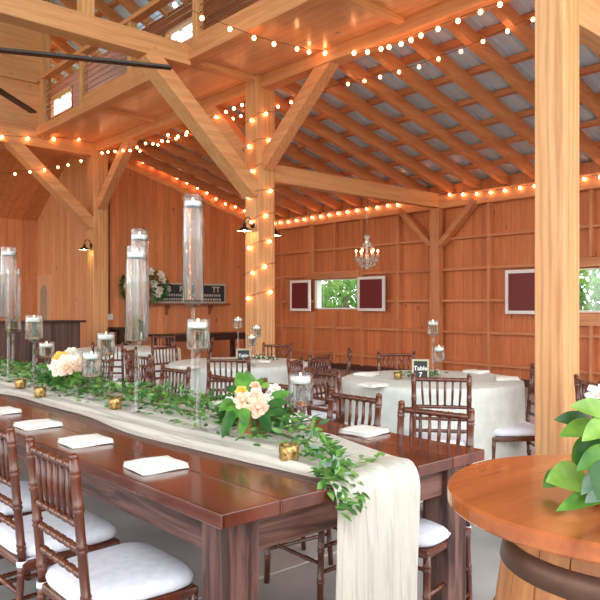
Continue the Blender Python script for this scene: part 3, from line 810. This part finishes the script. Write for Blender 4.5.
# ------------------------------------------------------------------ flowers and greenery
def rnd_unit(rn,zmin=-.2):
    while True:
        v=V((rn.uniform(-1,1),rn.uniform(-1,1),rn.uniform(zmin,1)))
        if .1<v.length<1: return v.normalized()
def garland():
    rn=random.Random(11)
    t = thing('leaf_garland','green leafy garland laid along the middle of the farm table','garland',(1.81,1.5,TZ+.01))
    base=V((1.81,1.5,TZ+.01))
    def cx(y): return 1.81 - .30*max(0,(2.2-y)/.7)**2 + .03*sin(y*2.7)
    m = MB(); pts=[]
    y=1.50
    while y<6.2: pts.append(V((cx(y),y,TZ+.03))-base); y+=.1
    m.tube(pts,.006,6)
    st=m.build('stem', M_stem, t)
    mats=[M_leafd,M_leafl,M_leafb]; ms=[MB() for _ in mats]
    for i in range(2500):
        u=rn.random(); y=1.47+4.75*u**1.12
        spread=.135 if y>1.95 else .07
        if y<2.0 and rn.random()<.5: continue
        off=rn.gauss(0,.5)*spread; off=max(-spread*1.15,min(spread*1.15,off))
        hgt=max(.0,.115*(1-(off/spread)**2*.75))*rn.uniform(.15,1)*(1 if y>1.85 else .55)
        c=V((cx(y)+off,y,TZ+.02+hgt))
        d=V((off/spread*1.1+rn.uniform(-.8,.8),rn.uniform(-1,1),rn.uniform(-.25,.6))).normalized()
        L=rn.uniform(.03,.058)
        if c.z+d.z*L<TZ+.014: d.z=abs(d.z)*.3; d.normalize()
        k=0 if rn.random()<.58 else (1 if rn.random()<.75 else 2)
        ms[k].leaf(c-base,c+d*L-base,rnd_unit(rn,.3),L*rn.uniform(.34,.48) ,.2,.15,3)
    # trailing sprig at the near end, over the table edge
    for s in range(3):
        p=V((1.47+.035*s,1.56,TZ+.03))
        for q in range(26):
            f=q/25; c=p+V((-.02+.01*s+.02*sin(q),-.115*f,-.10*f*f-.015*f+ .02))
            d=V((rn.uniform(-.7,.7),rn.uniform(-.9,0),rn.uniform(-.7,.2))).normalized(); L=rn.uniform(.035,.055)
            ms[q%2].leaf(c-base,c+d*L-base,V((0,-.5,1)),L*.42,.2,.15,3)
    for q in range(16):                                     # single twig across the runner
        f=q/15; c=V((1.58+.2*f,1.60-.03*f,TZ+.026+.012*sin(q)))
        d=V((.8,rn.choice((-1,1))*.7,.15)).normalized(); L=.045
        ms[1].leaf(c-base,c+d*L-base,V((0,0,1)),L*.45,.2,.1,3)
    for mb,mt,nm in zip(ms,mats,('dark_leaves','light_leaves','grey_leaves')):
        o=mb.build(nm,mt,t); o['kind']='stuff'
garland()
def rose(parent, c, r, mat, axis, rn, name='rose'):
    axis=V(axis).normalized(); M=axis.to_track_quat('Z','Y').to_matrix()
    m = MB()
    for layer,(n,rad,op,h) in enumerate(((3,.28,.1,.9),(4,.5,.35,.85),(5,.75,.7,.7),(6,.98,1.15,.45))):
        for k in range(n):
            a=2*pi*k/n+layer*.7+rn.uniform(-.2,.2)
            rows=[]
            for i in range(5):
                v=i/4; row=[]
                for j in range(5):
                    w=(j/4-.5)*2; ang=a+w*(.62 if layer<2 else .52)*(.35+.65*sin(pi*(.15+.7*v)))
                    rr=rad*(.15+.85*v**.7)*(1-.12*abs(w)) + .12*op*v*v
                    z=h*(v**.85)*(1-.22*w*w) - (.25*op*v**3)
                    row.append(V(c)+M@(V((rr*cos(ang),rr*sin(ang),z-.35))*r))
                rows.append(row)
            m.grid(rows)
    m.ball(V(c)+M@V((0,0,.05*r)),r*.28,1)
    return m.build(name, mat, parent)
def big_leaf(m,b,tp,up,w,fold=.18,droop=.12,n=10): m.leaf(b,tp,up,w,fold,droop,n,.75)
CAMD=V((-sin(AZ),-cos(AZ),.25)).normalized()
def arrangement(name,label,c,flowers,bigs,rad,box,group):
    rn=random.Random(hash(name)%1000 if False else len(label))
    t=thing(name,label,'flowers',c,0,group); c=V(c)
    m=MB(); m.box((-box,-box,0),(box,box,.075),.004); m.build('wooden_box', M_stave, t)
    for (px,py,d,r,mt) in flowers:
        p=atd(px,py,d)-c; ax=(p-V((0,0,.03))).normalized()+CAMD*.8
        rose(t,p,r,mt,ax,rn)
    g=[(MB(),M_big,'broad_leaf'),(MB(),M_bigd,'broad_leaf'),(MB(),M_bigl,'broad_leaf')]
    for (bx,by,tx,ty,d0,d1,w,k) in bigs:
        mb=MB(); b=atd(bx,by,d0)-c; e=atd(tx,ty,d1)-c
        big_leaf(mb,b,e,CAMD+V((0,0,.5)),w); mb.build('broad_leaf',(M_big,M_bigd,M_bigl)[k],t)
    f=MB()
    for i in range(150):
        a=rn.uniform(0,2*pi); rr=rad*sqrt(rn.random()); z=rn.uniform(.05,.13)*(1-.4*(rr/rad)**2)
        p=V((rr*cos(a),rr*sin(a),z)); d=(V((cos(a),sin(a),rn.uniform(-.3,.9)))).normalized(); L=rn.uniform(.04,.07)
        f.leaf(p,p+d*L,rnd_unit(rn,.3),L*.45,.2,.15,3)
    o=f.build('filler_leaves',M_leafd,t); o['kind']='stuff'
    f=MB()
    for i in range(70):
        a=rn.uniform(0,2*pi); rr=rad*rn.uniform(.4,1.1); p=V((rr*cos(a),rr*sin(a),rn.uniform(.1,.19))); f.ball(p,rn.uniform(.004,.008),1)
    o=f.build('white_filler',M_petal_w,t); o['kind']='stuff'
    for s in f'' : pass
    return t
GA='flower arrangements on the farm table'
c1=atz(254,437,TZ+.01)+V((.06,.08,0)); c1.z=TZ+.012
arrangement('flower_arrangement','large flower arrangement with peach rose and broad leaves near the table middle',c1,
  [(258.5,407,2.66,.043,M_petal_p),(243,400,2.68,.037,M_petal_c),(270,401,2.75,.036,M_petal_w),(241,391,2.78,.026,M_petal_y),(255,385,2.85,.022,M_petal_p),(275,388,2.85,.026,M_petal_w),(228,402,2.8,.026,M_petal_w),(256,393,2.72,.026,M_petal_c)],
  [(247,392,238,371,2.85,2.9,.075,0),(252,392,246,370,2.9,2.92,.06,0),(236,402,219,409,2.75,2.7,.06,0),(240,405,226,422,2.7,2.62,.06,0),(268,402,290,391,2.75,2.75,.055,0),(266,405,288,402,2.7,2.62,.045,1),(262,412,287,412,2.68,2.6,.05,1),(243,408,246,424,2.62,2.58,.05,0),(256,388,263,377,2.9,2.95,.035,0),(262,388,270,382,2.9,2.95,.03,2),(236,392,226,386,2.8,2.85,.04,1),(233,410,222,438,2.66,2.58,.045,1),(247,412,240,436,2.62,2.55,.04,0),(262,415,270,432,2.62,2.56,.045,1)],.12,.05,GA)
c2=atz(66,390,TZ+.01)+V((.04,.05,0)); c2.z=TZ+.012
arrangement('flower_arrangement','smaller flower arrangement of yellow and white roses at the table\'s left',c2,
  [(60,358,4.2,.05,M_petal_y),(71,353,4.35,.05,M_petal_w),(58,367,4.1,.055,M_petal_w),(73,363,4.15,.055,M_petal_w),(67,368,4.05,.042,M_petal_p),(79,364,4.15,.045,M_petal_p),(65,361,4.15,.045,M_petal_w)],
  [(60,375,48,371,4.3,4.3,.08,0),(72,375,75,388,4.2,4.15,.08,0),(76,372,80,385,4.2,4.15,.07,0),(64,378,52,384,4.2,4.15,.07,1),(66,378,62,390,4.2,4.1,.06,1)],.15,.06,GA)

# ------------------------------------------------------------------ barrel table with bouquet
BC=atd(626,300,1.461); BZ=.92
bt=thing('barrel_table','wooden barrel used as a table with round glossy top, lower right','table',(BC.x,BC.y,0))
RB=.375
m=MB(); m.lathe([(0,BZ-.036),(RB-.004,BZ-.036),(RB,BZ-.031),(RB,BZ-.005),(RB-.005,BZ),(0,BZ)],seg=96,smooth=False); m.build('top',M_bartop,bt)
def rbar(z): 
    h=(BZ-.036)/2; return .283-.05*((z-h)/h)**2
for k in range(22):
    a0=2*pi*k/22; a1=2*pi*(k+1)/22-.012; rows=[]
    m=MB(); nz=9; H0=BZ-.036
    out=[];inn=[]
    for i in range(nz+1):
        z=H0*i/nz; r=rbar(z); out.append([V((r*cos(a),r*sin(a),z)) for a in (a0,(a0+a1)/2,a1)]); inn.append([V(((r-.03)*cos(a),(r-.03)*sin(a),z)) for a in (a1,(a0+a1)/2,a0)])
    rows=[o_+i_+[o_[0]] for o_,i_ in zip(out,inn)]
    m.grid(rows,False); bmesh.ops.remove_doubles(m.bm,verts=m.bm.verts,dist=.0002); m.build('stave',M_stave,bt)
for z,h in ((.79,.052),(.62,.045),(.27,.05),(.07,.06)):
    m=MB(); m.lathe([(rbar(z-h/2)-.002,z-h/2),(rbar(z-h/2)+.004,z-h/2),(rbar(z+h/2)+.004,z+h/2),(rbar(z+h/2)-.002,z+h/2)],seg=64,closed=True); m.build('hoop',M_hoop,bt)
fc=atz(618,494,BZ); fc.z=BZ+.001
bq=thing('flower_bouquet','bouquet of broad green leaves with white roses on the barrel table','flowers',fc)
m=MB(); m.lathe([(0,0),(.045,0),(.055,.05),(.05,.10),(.045,.10),(.05,.05),(.04,.01),(0,.008)],seg=24); m.build('vase',M_iron,bq)
rn=random.Random(5)
D=1.42
for (px,py,d,r,mt) in ((606,394,1.43,.038,M_petal_w),(640,405,1.5,.036,M_petal_w),(625,380,1.55,.034,M_petal_w),(603,458,1.36,.028,M_petal_p),(622,420,1.36,.036,M_petal_c),(650,440,1.5,.03,M_petal_w)):
    p=atd(px,py,d)-fc; rose(bq,p,r,mt,CAMD*.7+V((0,0,.8)),rn)
L=[(618,416,572,405,1.42,1.33,.056,2),(592,421,555,419,1.46,1.43,.042,1),(598,424,560,435,1.42,1.36,.044,2),(588,478,548,480,1.40,1.32,.075,2),(597,436,576,470,1.42,1.40,.045,1),
   (612,488,558,509,1.40,1.28,.042,0),(563,472,543,487,1.46,1.45,.04,0),(600,470,582,494,1.36,1.30,.032,3),(612,448,577,470,1.36,1.32,.045,0),(610,420,583,440,1.36,1.30,.042,2),(606,460,598,500,1.32,1.27,.05,1),
   (596,440,572,462,1.44,1.42,.05,0),(600,480,575,498,1.42,1.36,.03,3),(604,490,586,502,1.36,1.3,.03,3),
   (615,420,650,385,1.45,1.5,.06,0),(620,430,668,430,1.42,1.38,.07,0),(620,450,662,480,1.4,1.33,.07,1),(616,470,640,508,1.38,1.3,.06,0),(612,410,612,375,1.5,1.55,.05,1)]
for (bx,by,tx,ty,d0,d1,w,k) in L:
    mb=MB(); b=atd(bx,by,d0)-fc; e=atd(tx,ty,d1)-fc
    big_leaf(mb,b,e,CAMD+V((0,0,.6)),w*1.0,.2,.10); mb.build('broad_leaf',(M_big,M_bigd,M_bigl,M_leafb)[k],bq)
m=MB()
for k in range(14):
    a=k*.45; m.tube([(.015*cos(a),.015*sin(a),.02),(.02*cos(a),.02*sin(a),.1),(.05*cos(a),.05*sin(a),.16)],.0025,5)
m.build('stems',M_stem,bq)

# ------------------------------------------------------------------ table cards
def text_mesh(body, size, mat, parent, loc, rot, name='lettering', bold=0):
    cu=bpy.data.curves.new(name,'FONT'); cu.body=body; cu.size=size; cu.align_x='CENTER'; cu.align_y='CENTER'; cu.extrude=.0008; cu.offset=bold; cu.resolution_u=3
    tmp=bpy.data.objects.new('tmp_text',cu); COL.objects.link(tmp)
    dg=bpy.context.evaluated_depsgraph_get(); me=bpy.data.meshes.new_from_object(tmp.evaluated_get(dg))
    bpy.data.objects.remove(tmp); bpy.data.curves.remove(cu)
    me.materials.clear(); me.materials.append(mat)
    o=bpy.data.objects.new(name,me); COL.objects.link(o); o.parent=parent; o.location=loc; o.rotation_euler=rot; return o
def card(px,base_y,d,w,h,num,label,rz):
    p=atd(px,300,d); t=thing('table_card',label,'sign',(p.x,p.y,TZ+.006),rz,'framed table cards')
    b=.014
    m=MB()
    for a in ((-w/2,-w/2+b,0,h),(w/2-b,w/2,0,h),(-w/2+b,w/2-b,0,b),(-w/2+b,w/2-b,h-b,h)): m.box((a[0],-.006,a[2]),(a[1],.012,a[3]),.001)
    m.build('frame',M_frame,t)
    m=MB(); m.box((-w/2+b,0,b),(w/2-b,.008,h-b)); m.build('board',M_black,t)
    m=MB(); m.bar((0,.012,h*.7),(0,.07,0),.02,.004); m.build('stand',M_frame,t)
    text_mesh('Table',h*.28,M_chalk,t,(0,-.002,h*.57),(pi/2,0,0),bold=.001)
    text_mesh(num,h*.3,M_chalk,t,(0,-.002,h*.27),(pi/2,0,0),bold=.001)
card(420.5,374,5.0,.125,.158,'7','framed black table card on the near post round table',-AZ-.12)
card(243.5,357,6.35,.135,.15,'1','framed black table card on the middle round table',-AZ+.1)
def sprigs(c,label,n,seed,spread):
    rn=random.Random(seed); t=thing('greenery_sprigs',label,'greenery',(c[0],c[1],TZ+.007),0,'greenery on round tables'); m=MB()
    for i in range(n):
        p=V((rn.gauss(0,spread),rn.gauss(0,spread*.7),rn.uniform(.005,.035))); d=V((rn.uniform(-1,1),rn.uniform(-1,1),rn.uniform(.0,.6))).normalized(); L=rn.uniform(.03,.055)
        m.leaf(p,p+d*L,rnd_unit(rn,.3),L*.5,.2,.1,3)
    o=m.build('leaves',M_leafd,t); o['kind']='stuff'
    m=MB()
    for i in range(12): m.ball((rn.gauss(0,spread),rn.gauss(0,spread*.7),rn.uniform(.02,.045)),.012,1)
    o=m.build('white_blooms',M_petal_w,t); o['kind']='stuff'
p=atz(418,378,TZ); sprigs((p.x+.05,p.y),'leaf sprigs with white blooms around the near post table card',90,3,.10)
p=atz(262,361,TZ); sprigs((p.x,p.y),'leaf sprigs with white blooms beside the middle table card',80,4,.09)

# ------------------------------------------------------------------ back of the room: bar, consoles, door, sign shelf
bar=thing('barn_wood_bar','dark barn-wood bar counter against the recess at far left','bar',(3.7,11.75,0))
m=MB(); m.box((-1.7,-.25,0),(1.36,.25,1.03)); m.build('front',M_barn,bar)
m=MB(); m.box((-1.75,-.3,1.03),(1.45,.3,1.07),.004); m.build('countertop',M_darkwood,bar)
def console(x0,x1,y0,y1,h,label,name='console_table'):
    t=thing(name,label,'table',((x0+x1)/2,(y0+y1)/2,0),0,'dark side tables along the gable wall'); w=(x1-x0)/2; d=(y1-y0)/2
    m=MB(); m.box((-w,-d,h-.045),(w,d,h),.004); m.build('tabletop',M_darkwood,t)
    for sx in (-1,1):
        for sy in (-1,1):
            m=MB(); m.box((sx*(w-.12)-.04,sy*(d-.07)-.04,0),(sx*(w-.12)+.04,sy*(d-.07)+.04,h-.045)); m.build('leg',M_darkwood,t)
    m=MB(); m.box((-w+.16,-d+.05,h-.14),(w-.16,-d+.08,h-.045)); m.build('apron',M_darkwood,t)
console(6.62,8.75,11.3,11.95,.77,'long black side table below the sign shelf')
console(6.12,6.5,12.2,12.7,.90,'short dark side table beside the far post')
# inner door
m=MB(); dy0,dy1=15.1,15.75
m.box((XD-.01,dy0-.07,0),(XD+.02,dy0,2.02)); m.box((XD-.01,dy1,0),(XD+.02,dy1+.07,2.02)); m.box((XD-.01,dy0,1.95),(XD+.02,dy1,2.02)); m.box((XD+.0,dy0,0),(XD+.02,dy1,1.95))
d1=struct('door_1',m,plain('door_paint',srgb(226,178,136),.5))
m=MB(); rows=[]
P=[(dy0+.13,.75),(dy1-.13,.75)]+[((dy0+dy1)/2+(.5*(dy1-dy0)-.13)*cos(pi*k/10),1.6+.2*sin(pi*k/10)) for k in range(11)]
a=[m.n(V((XD-.008,y,z))) for y,z in P]; m.face(a[::-1])
struct('pane',m,plain('door_glass',srgb(176,158,136),.25),d1)
m=MB(); m.ball((XD-.03,dy0+.07,.98),.032,1); m.build('door_knob',M_iron,d1)
# sign on shelf
sh=thing('wall_shelf','brown wooden shelf with two brackets on the gable wall','shelf',(8.1,YG,1.38))
m=MB(); m.box((-1.02,-.16,-.035),(1.02,0,.0),.004); m.build('board',M_brown,sh)
for x in (-.55,.55):
    m=MB(); pr=[(0,-.035),(-.13,-.035),(-.12,-.08),(-.05,-.14),(-.03,-.24),(0,-.26)]
    a=[m.n(V((x-.025,y,z))) for y,z in pr]; b=[m.n(V((x+.025,y,z))) for y,z in pr]; m.face(a); m.face(b[::-1])
    for i in range(len(pr)): m.face((a[i],a[(i+1)%len(pr)],b[(i+1)%len(pr)],b[i]))
    m.build('bracket',M_brown,sh,smooth_angle='fix')
sg=thing('wall_sign','dark rectangular painted sign standing on the wall shelf','sign',(8.12,YG-.06,1.381))
m=MB(); w,h=.93,.44
m.box((-w,-.012,0),(w,.025,h),.004); m.build('frame',M_signgrey,sg)
m=MB(); m.box((-w+.04,-.02,.04),(w-.04,-.01,h-.04)); m.build('board',M_signbd,sg)
text_mesh('B',.17,M_signgrey,sg,(-.55,-.0215,.30),(pi/2,0,0),bold=.006)
text_mesh('P',.17,M_signgrey,sg,(-.25,-.0215,.30),(pi/2,0,0),bold=.006)
text_mesh('TT',.17,M_signgrey,sg,(.66,-.0215,.30),(pi/2,0,0),bold=.006)
rn=random.Random(8)
for z in (.175,.085):
    m=MB(); x=-.8
    while x<.8:
        ww=rn.uniform(.03,.05); m.box((x,-.023,z-.026),(x+ww,-.0195,z+.026)); x+=ww+rn.uniform(.015,.03)
    m.build('small_lettering',M_signgrey,sg)
# floral hanging at the left of the sign
fw=thing('shelf_flowers','white roses with green leaves at the left end of the wall shelf','flowers',(7.0,YG-.12,1.381))
m=MB(); m.lathe([(0,0),(.07,0),(.09,.1),(.08,.16),(0,.16)],seg=16); m.build('pot',M_white,fw)
f=MB(); rn=random.Random(9)
for i in range(360):
    v=rnd_unit(rn,-.7); p=V((v.x*.5-.05,v.y*.1-.04,.34+v.z*.32)); d=(v+V((rn.uniform(-.4,.4),-.3,rn.uniform(-.6,.2)))).normalized(); Lf=rn.uniform(.07,.13)
    f.leaf(p,p+d*Lf,rnd_unit(rn,.2),Lf*.5,.2,.15,3)
o=f.build('leaves',M_leafd,fw); o['kind']='stuff'
for (x,z) in ((-.2,.58),(.26,.6),(.3,.5),(.24,.28),(.18,.2),(-.5,.34),(-.46,.2),(-.4,.5),(-.3,.18),(.02,.66),(-.1,.45),(.1,.4)):
    rose(fw,V((x,-.18,z)),.085,M_petal_w,(0,-1,.3),rn)
# conduit and outlet
cd=thing('outlet_conduit','grey metal conduit running down to a white outlet box by the far post','conduit',(6.24,YG-.015,1.1))
m=MB(); m.tube([(0,0,.02),(0,0,3.1)],.014); m.build('pipe',M_galv,cd)
m=MB(); m.box((-.05,-.02,-.06),(.07,.012,.06),.004); m.build('outlet_box',M_white,cd)

# ------------------------------------------------------------------ sconces
def sconce(p, nrm, label, lit=True):
    n=V(nrm); t=thing('wall_sconce',label,'wall lamp',p,0,'gooseneck barn lamps'); t.scale=(.66,.66,.66)
    m=MB(); m.tube([n*0,n*.03],.06,16); m.build('mount_plate',M_shade,t)
    m=MB(); pts=[n*.02+V((0,0,.02))]
    for k in range(9):
        a=pi*k/8; pts.append(n*(.13-.09*cos(a))+V((0,0,.06+.1*sin(a))))
    pts.append(n*.22+V((0,0,-.02))); m.tube(pts,.011); m.build('arm',M_shade,t)
    c=n*.22
    m=MB(); m.lathe([(.035,.0),(.04,-.05),(.16,-.125),(.165,-.135)],c,24); m.lathe([(0,.03),(.03,.025),(.035,0)],c,16); m.build('shade',M_shade,t)
    m=MB(); m.lathe([(.161,-.1355),(.15,-.122),(.038,-.052),(0,-.045)],c,24); m.build('shade_lining',M_shadein,t)
    m=MB(); m.ball(c+V((0,0,-.112)),.035,1); m.build('bulb',M_bulbw if lit else M_white,t)
sconce((XD-S/2,Y1-.03,2.44),(-1,0,0),'lit gooseneck barn lamp on the left face of the middle post')
sconce((XD-S/2,Y2-.05,2.50),(-1,0,0),'lit gooseneck barn lamp on the far post at left')
sconce((XD+S/2,Y1+.03,2.42),(1,0,0),'dark barn lamp on the right side of the middle post',True)

# ------------------------------------------------------------------ chandelier
ch=thing('chandelier','small crystal chandelier with candle bulbs hanging before the far wall','chandelier',(8.135,Y1,1.9))
m=MB(); m.tube([(0,0,.58),(0,0,1.18)],.006,6); m.build('chain',M_cable,ch)
m=MB(); m.lathe([(0,.0),(.025,.02),(.03,.05),(.012,.08),(.02,.12),(.05,.17),(.03,.24),(.012,.3),(.02,.38),(.05,.45),(.03,.5),(.06,.53),(.06,.545),(.01,.58),(0,.58)],seg=12); m.build('stem',M_crystal,ch)
for k in range(6):
    a=2*pi*k/6+.3; d=V((cos(a),sin(a),0))
    m=MB(); m.tube([d*.02+V((0,0,.2)),d*.08+V((0,0,.13)),d*.15+V((0,0,.15)),d*.175+V((0,0,.22))],.007,6); m.lathe([(.0,.215),(.03,.225),(.028,.235),(.01,.235),(.009,.29),(0,.29)],d*.175,10); m.build('arm',M_crystal,ch)
    m=MB(); m.ball(d*.175+V((0,0,.312)),.016,1,(1,1,1.5)); m.build('bulb',M_bulb,ch)
m=MB(); rn=random.Random(2)
for k in range(190):
    a=rn.uniform(0,2*pi); ring=rn.choice(((.19,.2),(.17,.16),(.13,.11),(.09,.07),(.1,.36),(.06,.42),(.14,.3*.6)))
    z=ring[1]+rn.uniform(-.03,.02); m.ball((ring[0]*cos(a),ring[0]*sin(a),z),rn.uniform(.009,.017),1,(.8,.8,1.5))
o=m.build('crystal_drops',M_crystal,ch); o['kind']='stuff'

# ------------------------------------------------------------------ string lights
bulb_me={}
def bulb_mesh(r):
    if r not in bulb_me:
        m=MB(); m.ball((0,0,0),r,2,(1,1,1.15)); me=bpy.data.meshes.new('bulb'); m.bm.to_mesh(me); m.bm.free(); me.materials.append(M_bulb); bulb_me[r]=me
    return bulb_me[r]
def string(pts,label,r=.026,cat='string lights',drop=.03):
    t=thing('string_light',label,cat,pts[0],0,'strings of warm bulbs'); o0=V(pts[0])
    m=MB(); w=[V(p)-o0+V((0,0,drop)) for p in pts]; m.tube(w,.0042,5); m.build('wire',M_wire,t)
    for p in pts:
        o=bpy.data.objects.new('bulb',bulb_mesh(r)); COL.objects.link(o); o.parent=t; o.location=V(p)-o0
    return t
px1=[(148,-4),(175,5),(202,18),(230,29),(254,38),(274,44),(297,49)]
n=len(px1); P=[atd(x,y,7.0+1.2*i/n) for i,(x,y) in enumerate(px1)]
P+=[atz(x,y,4.45) for x,y in ((309,52),(325,53),(341,54))]
P+=[atx(x,y,XD-.125) for x,y in ((354,53),(367.5,52),(381,49),(389,47),(401,44),(411,40),(421,35.5),(438,29),(458,21),(480.5,12),(500,4.5),(522,-6))]
string(P,'string of bulbs swagged from the loft then along the upper beam',.023)
P=[atx(x,y,6.42) for x,y in ((278,90),(291,88),(318,87),(348,84),(364.5,81),(380,77),(399,72),(419,67),(438.5,59),(461,51.5),(483,41.5),(507.5,31),(533,18))]
P=[V((p.x,p.y,min(p.z,zr(6.42)-.035))) for p in P]
string(P,'string of bulbs under the rafters of the side roof',.02)
P=[atx(x,y,XD-.125) for x,y in ((102,153),(108,152),(115,151.5),(123,150.5),(130,150.5),(137,147.5),(145.5,143.5),(153,144),(162,141),(168,135),(178,136.5),(187,132.5),(198,128),(207,122),(216,117),(226,112),(234,108.5),(242,105))]
string(P,'string of bulbs along the upper beam between the two far posts',.021)
P=[atx(x,y,6.35) for x,y in ((140,150),(158,130),(168,127),(176,125),(186,120),(197,119),(224,107),(233,110),(241,104))]
P=[V((p.x,p.y,min(p.z,zr(6.35)-.035))) for p in P]
string(P,'shorter string of bulbs under the rafters left of the middle post',.02)
P=[aty(x,y,12.5) for x,y in ((-14,135),(2,137),(28,138.5),(54,139),(79,139),(98,138))]
string(P,'string of bulbs along the far cross beam at left',.025)
P=[aty(x,y,12.46) for x,y in ((-4,176),(15,174),(30,172),(44.5,170),(58,167.5),(68,165),(81,161))]
string(P,'sagging string of bulbs below the far cross beam at left',.021)
P=[aty(x,y,YG-.08) for x,y in ((124,152),(133,155),(143,162),(155,167),(166,172),(177,178),(187,183),(197.5,188),(207,193),(216,199),(225.5,204),(235.5,207),(244.5,211),(254,217))]
string(P,'string of bulbs sloping down the gable wall under the roof',.022)
P=[atx(x,y,XW-.2) for x,y in ((274,223.5),(280,222.5),(288,222),(296,220.5),(304,219.5),(312,217.5),(320.5,216.5),(329,215),(338,213.5),(347,212),(356.5,210.5),(366.5,209),(377,207.5),(387.5,205.5),(397.5,205),(409,202),(421,200),(433,198),(449.6,194.5),(463,194.5),(476.6,194),(490.5,192.5),(504.6,190.5),(520,188),(534.5,186.3),(550,184),(566,181.5),(584,179),(600,177),(618,174))]
string(P,'long string of bulbs along the eave of the far wall',.022)
# spiral round the middle post
P=[]; hs=S/2+.03
k=0; z=1.45
corners=[]
while z<4.1:
    f=k%4; off=(.05,-.05,.03,-.03)[(k//4)%4]
    c={0:(-hs,off),1:(off,-hs),2:(hs,off),3:(off,hs)}[f]
    P.append(V((XD+c[0],Y1+c[1],z))); z+=.088; k+=1
def spiral(P):
    t=thing('string_light','string of bulbs wound in a spiral round the middle post','string lights',(XD,Y1,1.4),0,'strings of warm bulbs'); o0=V((XD,Y1,1.4)); w=[]
    for a,b in zip(P,P[1:]):
        w.append(a-o0)
        la,lb=a-V((XD,Y1,0)),b-V((XD,Y1,0))
        cx=max((la.x,lb.x),key=abs); cy=max((la.y,lb.y),key=abs)
        w.append(V((XD+(hs if cx>0 else -hs),Y1+(hs if cy>0 else -hs),(a.z+b.z)/2))-o0)
    w.append(P[-1]-o0)
    m=MB(); m.tube(w,.0042,5); m.build('wire',M_wire,t)
    for p in P:
        o=bpy.data.objects.new('bulb',bulb_mesh(.02)); COL.objects.link(o); o.parent=t; o.location=p-o0+V((0,0,-.025))
spiral(P)

# ------------------------------------------------------------------ trees outside
def tree(x,y,h,w,seed,mat):
    rn=random.Random(seed); t=thing('leafy_tree','green leafy tree outside, seen through the windows','tree',(x,y,-.21),0,'trees seen through the windows')
    m=MB(); m.tube([(0,0,0),(.05,.1,h*.4),(0,0,h*.8)],[.22,.16,.05],7); m.build('trunk',M_bark,t)
    f=MB()
    for i in range(800):
        v=rnd_unit(rn,-.9)*rn.uniform(.35,1)**.5; p=V((v.x*w,v.y*w,h*.58+v.z*h*.45)); d=rnd_unit(rn,-1); Lf=rn.uniform(.3,.6)*w*.36
        f.leaf(p,p+d*Lf,rnd_unit(rn,-.3),Lf*.6,.2,.1,3)
    o=f.build('crown',mat,t); o['kind']='stuff'
rn=random.Random(21)
for k in range(9):
    tree(25,6.5+k*3.6,rn.uniform(2.5,3.3),1.65,k,M_tree if k%2 else M_tree2)
for k in range(9):
    tree(30,7+k*3.8,rn.uniform(3.0,3.9),1.75,40+k,M_tree2 if k%2 else M_tree)

# ------------------------------------------------------------------ light, sky, camera
w=bpy.data.worlds.new('sky'); SC.world=w; w.use_nodes=True
nt=w.node_tree; bg=nt.nodes['Background']
bg.inputs[0].default_value=(.93,.96,1.0,1); bg.inputs[1].default_value=2.4
def lamp(kind,name,loc,rot,energy,color,size=None,sy=None):
    l=bpy.data.lights.new(name,kind); l.energy=energy; l.color=color
    if kind=='AREA': l.shape='RECTANGLE'; l.size=size; l.size_y=sy or size
    o=bpy.data.objects.new(name,l); COL.objects.link(o); o.location=loc; o.rotation_euler=rot; return o
cam=bpy.data.cameras.new('camera'); co=bpy.data.objects.new('camera',cam); COL.objects.link(co)
co.location=(0,0,EYE); co.rotation_euler=(pi/2,0,-AZ)
cam.sensor_fit='HORIZONTAL'; cam.sensor_width=36; cam.lens=36*FPX/600; cam.shift_y=6/600; cam.clip_start=.02; cam.clip_end=500
SC.camera=co
SC.view_settings.view_transform='Standard'; SC.view_settings.look='None'; SC.view_settings.gamma=1; SC.view_settings.use_curve_mapping=False
SC.view_settings.exposure=0.7
cy=SC.cycles
cy.max_bounces=14; cy.diffuse_bounces=8; cy.glossy_bounces=4; cy.transmission_bounces=8; cy.transparent_max_bounces=12
cy.caustics_reflective=False; cy.caustics_refractive=False; cy.sample_clamp_indirect=6
cy.use_denoising=True
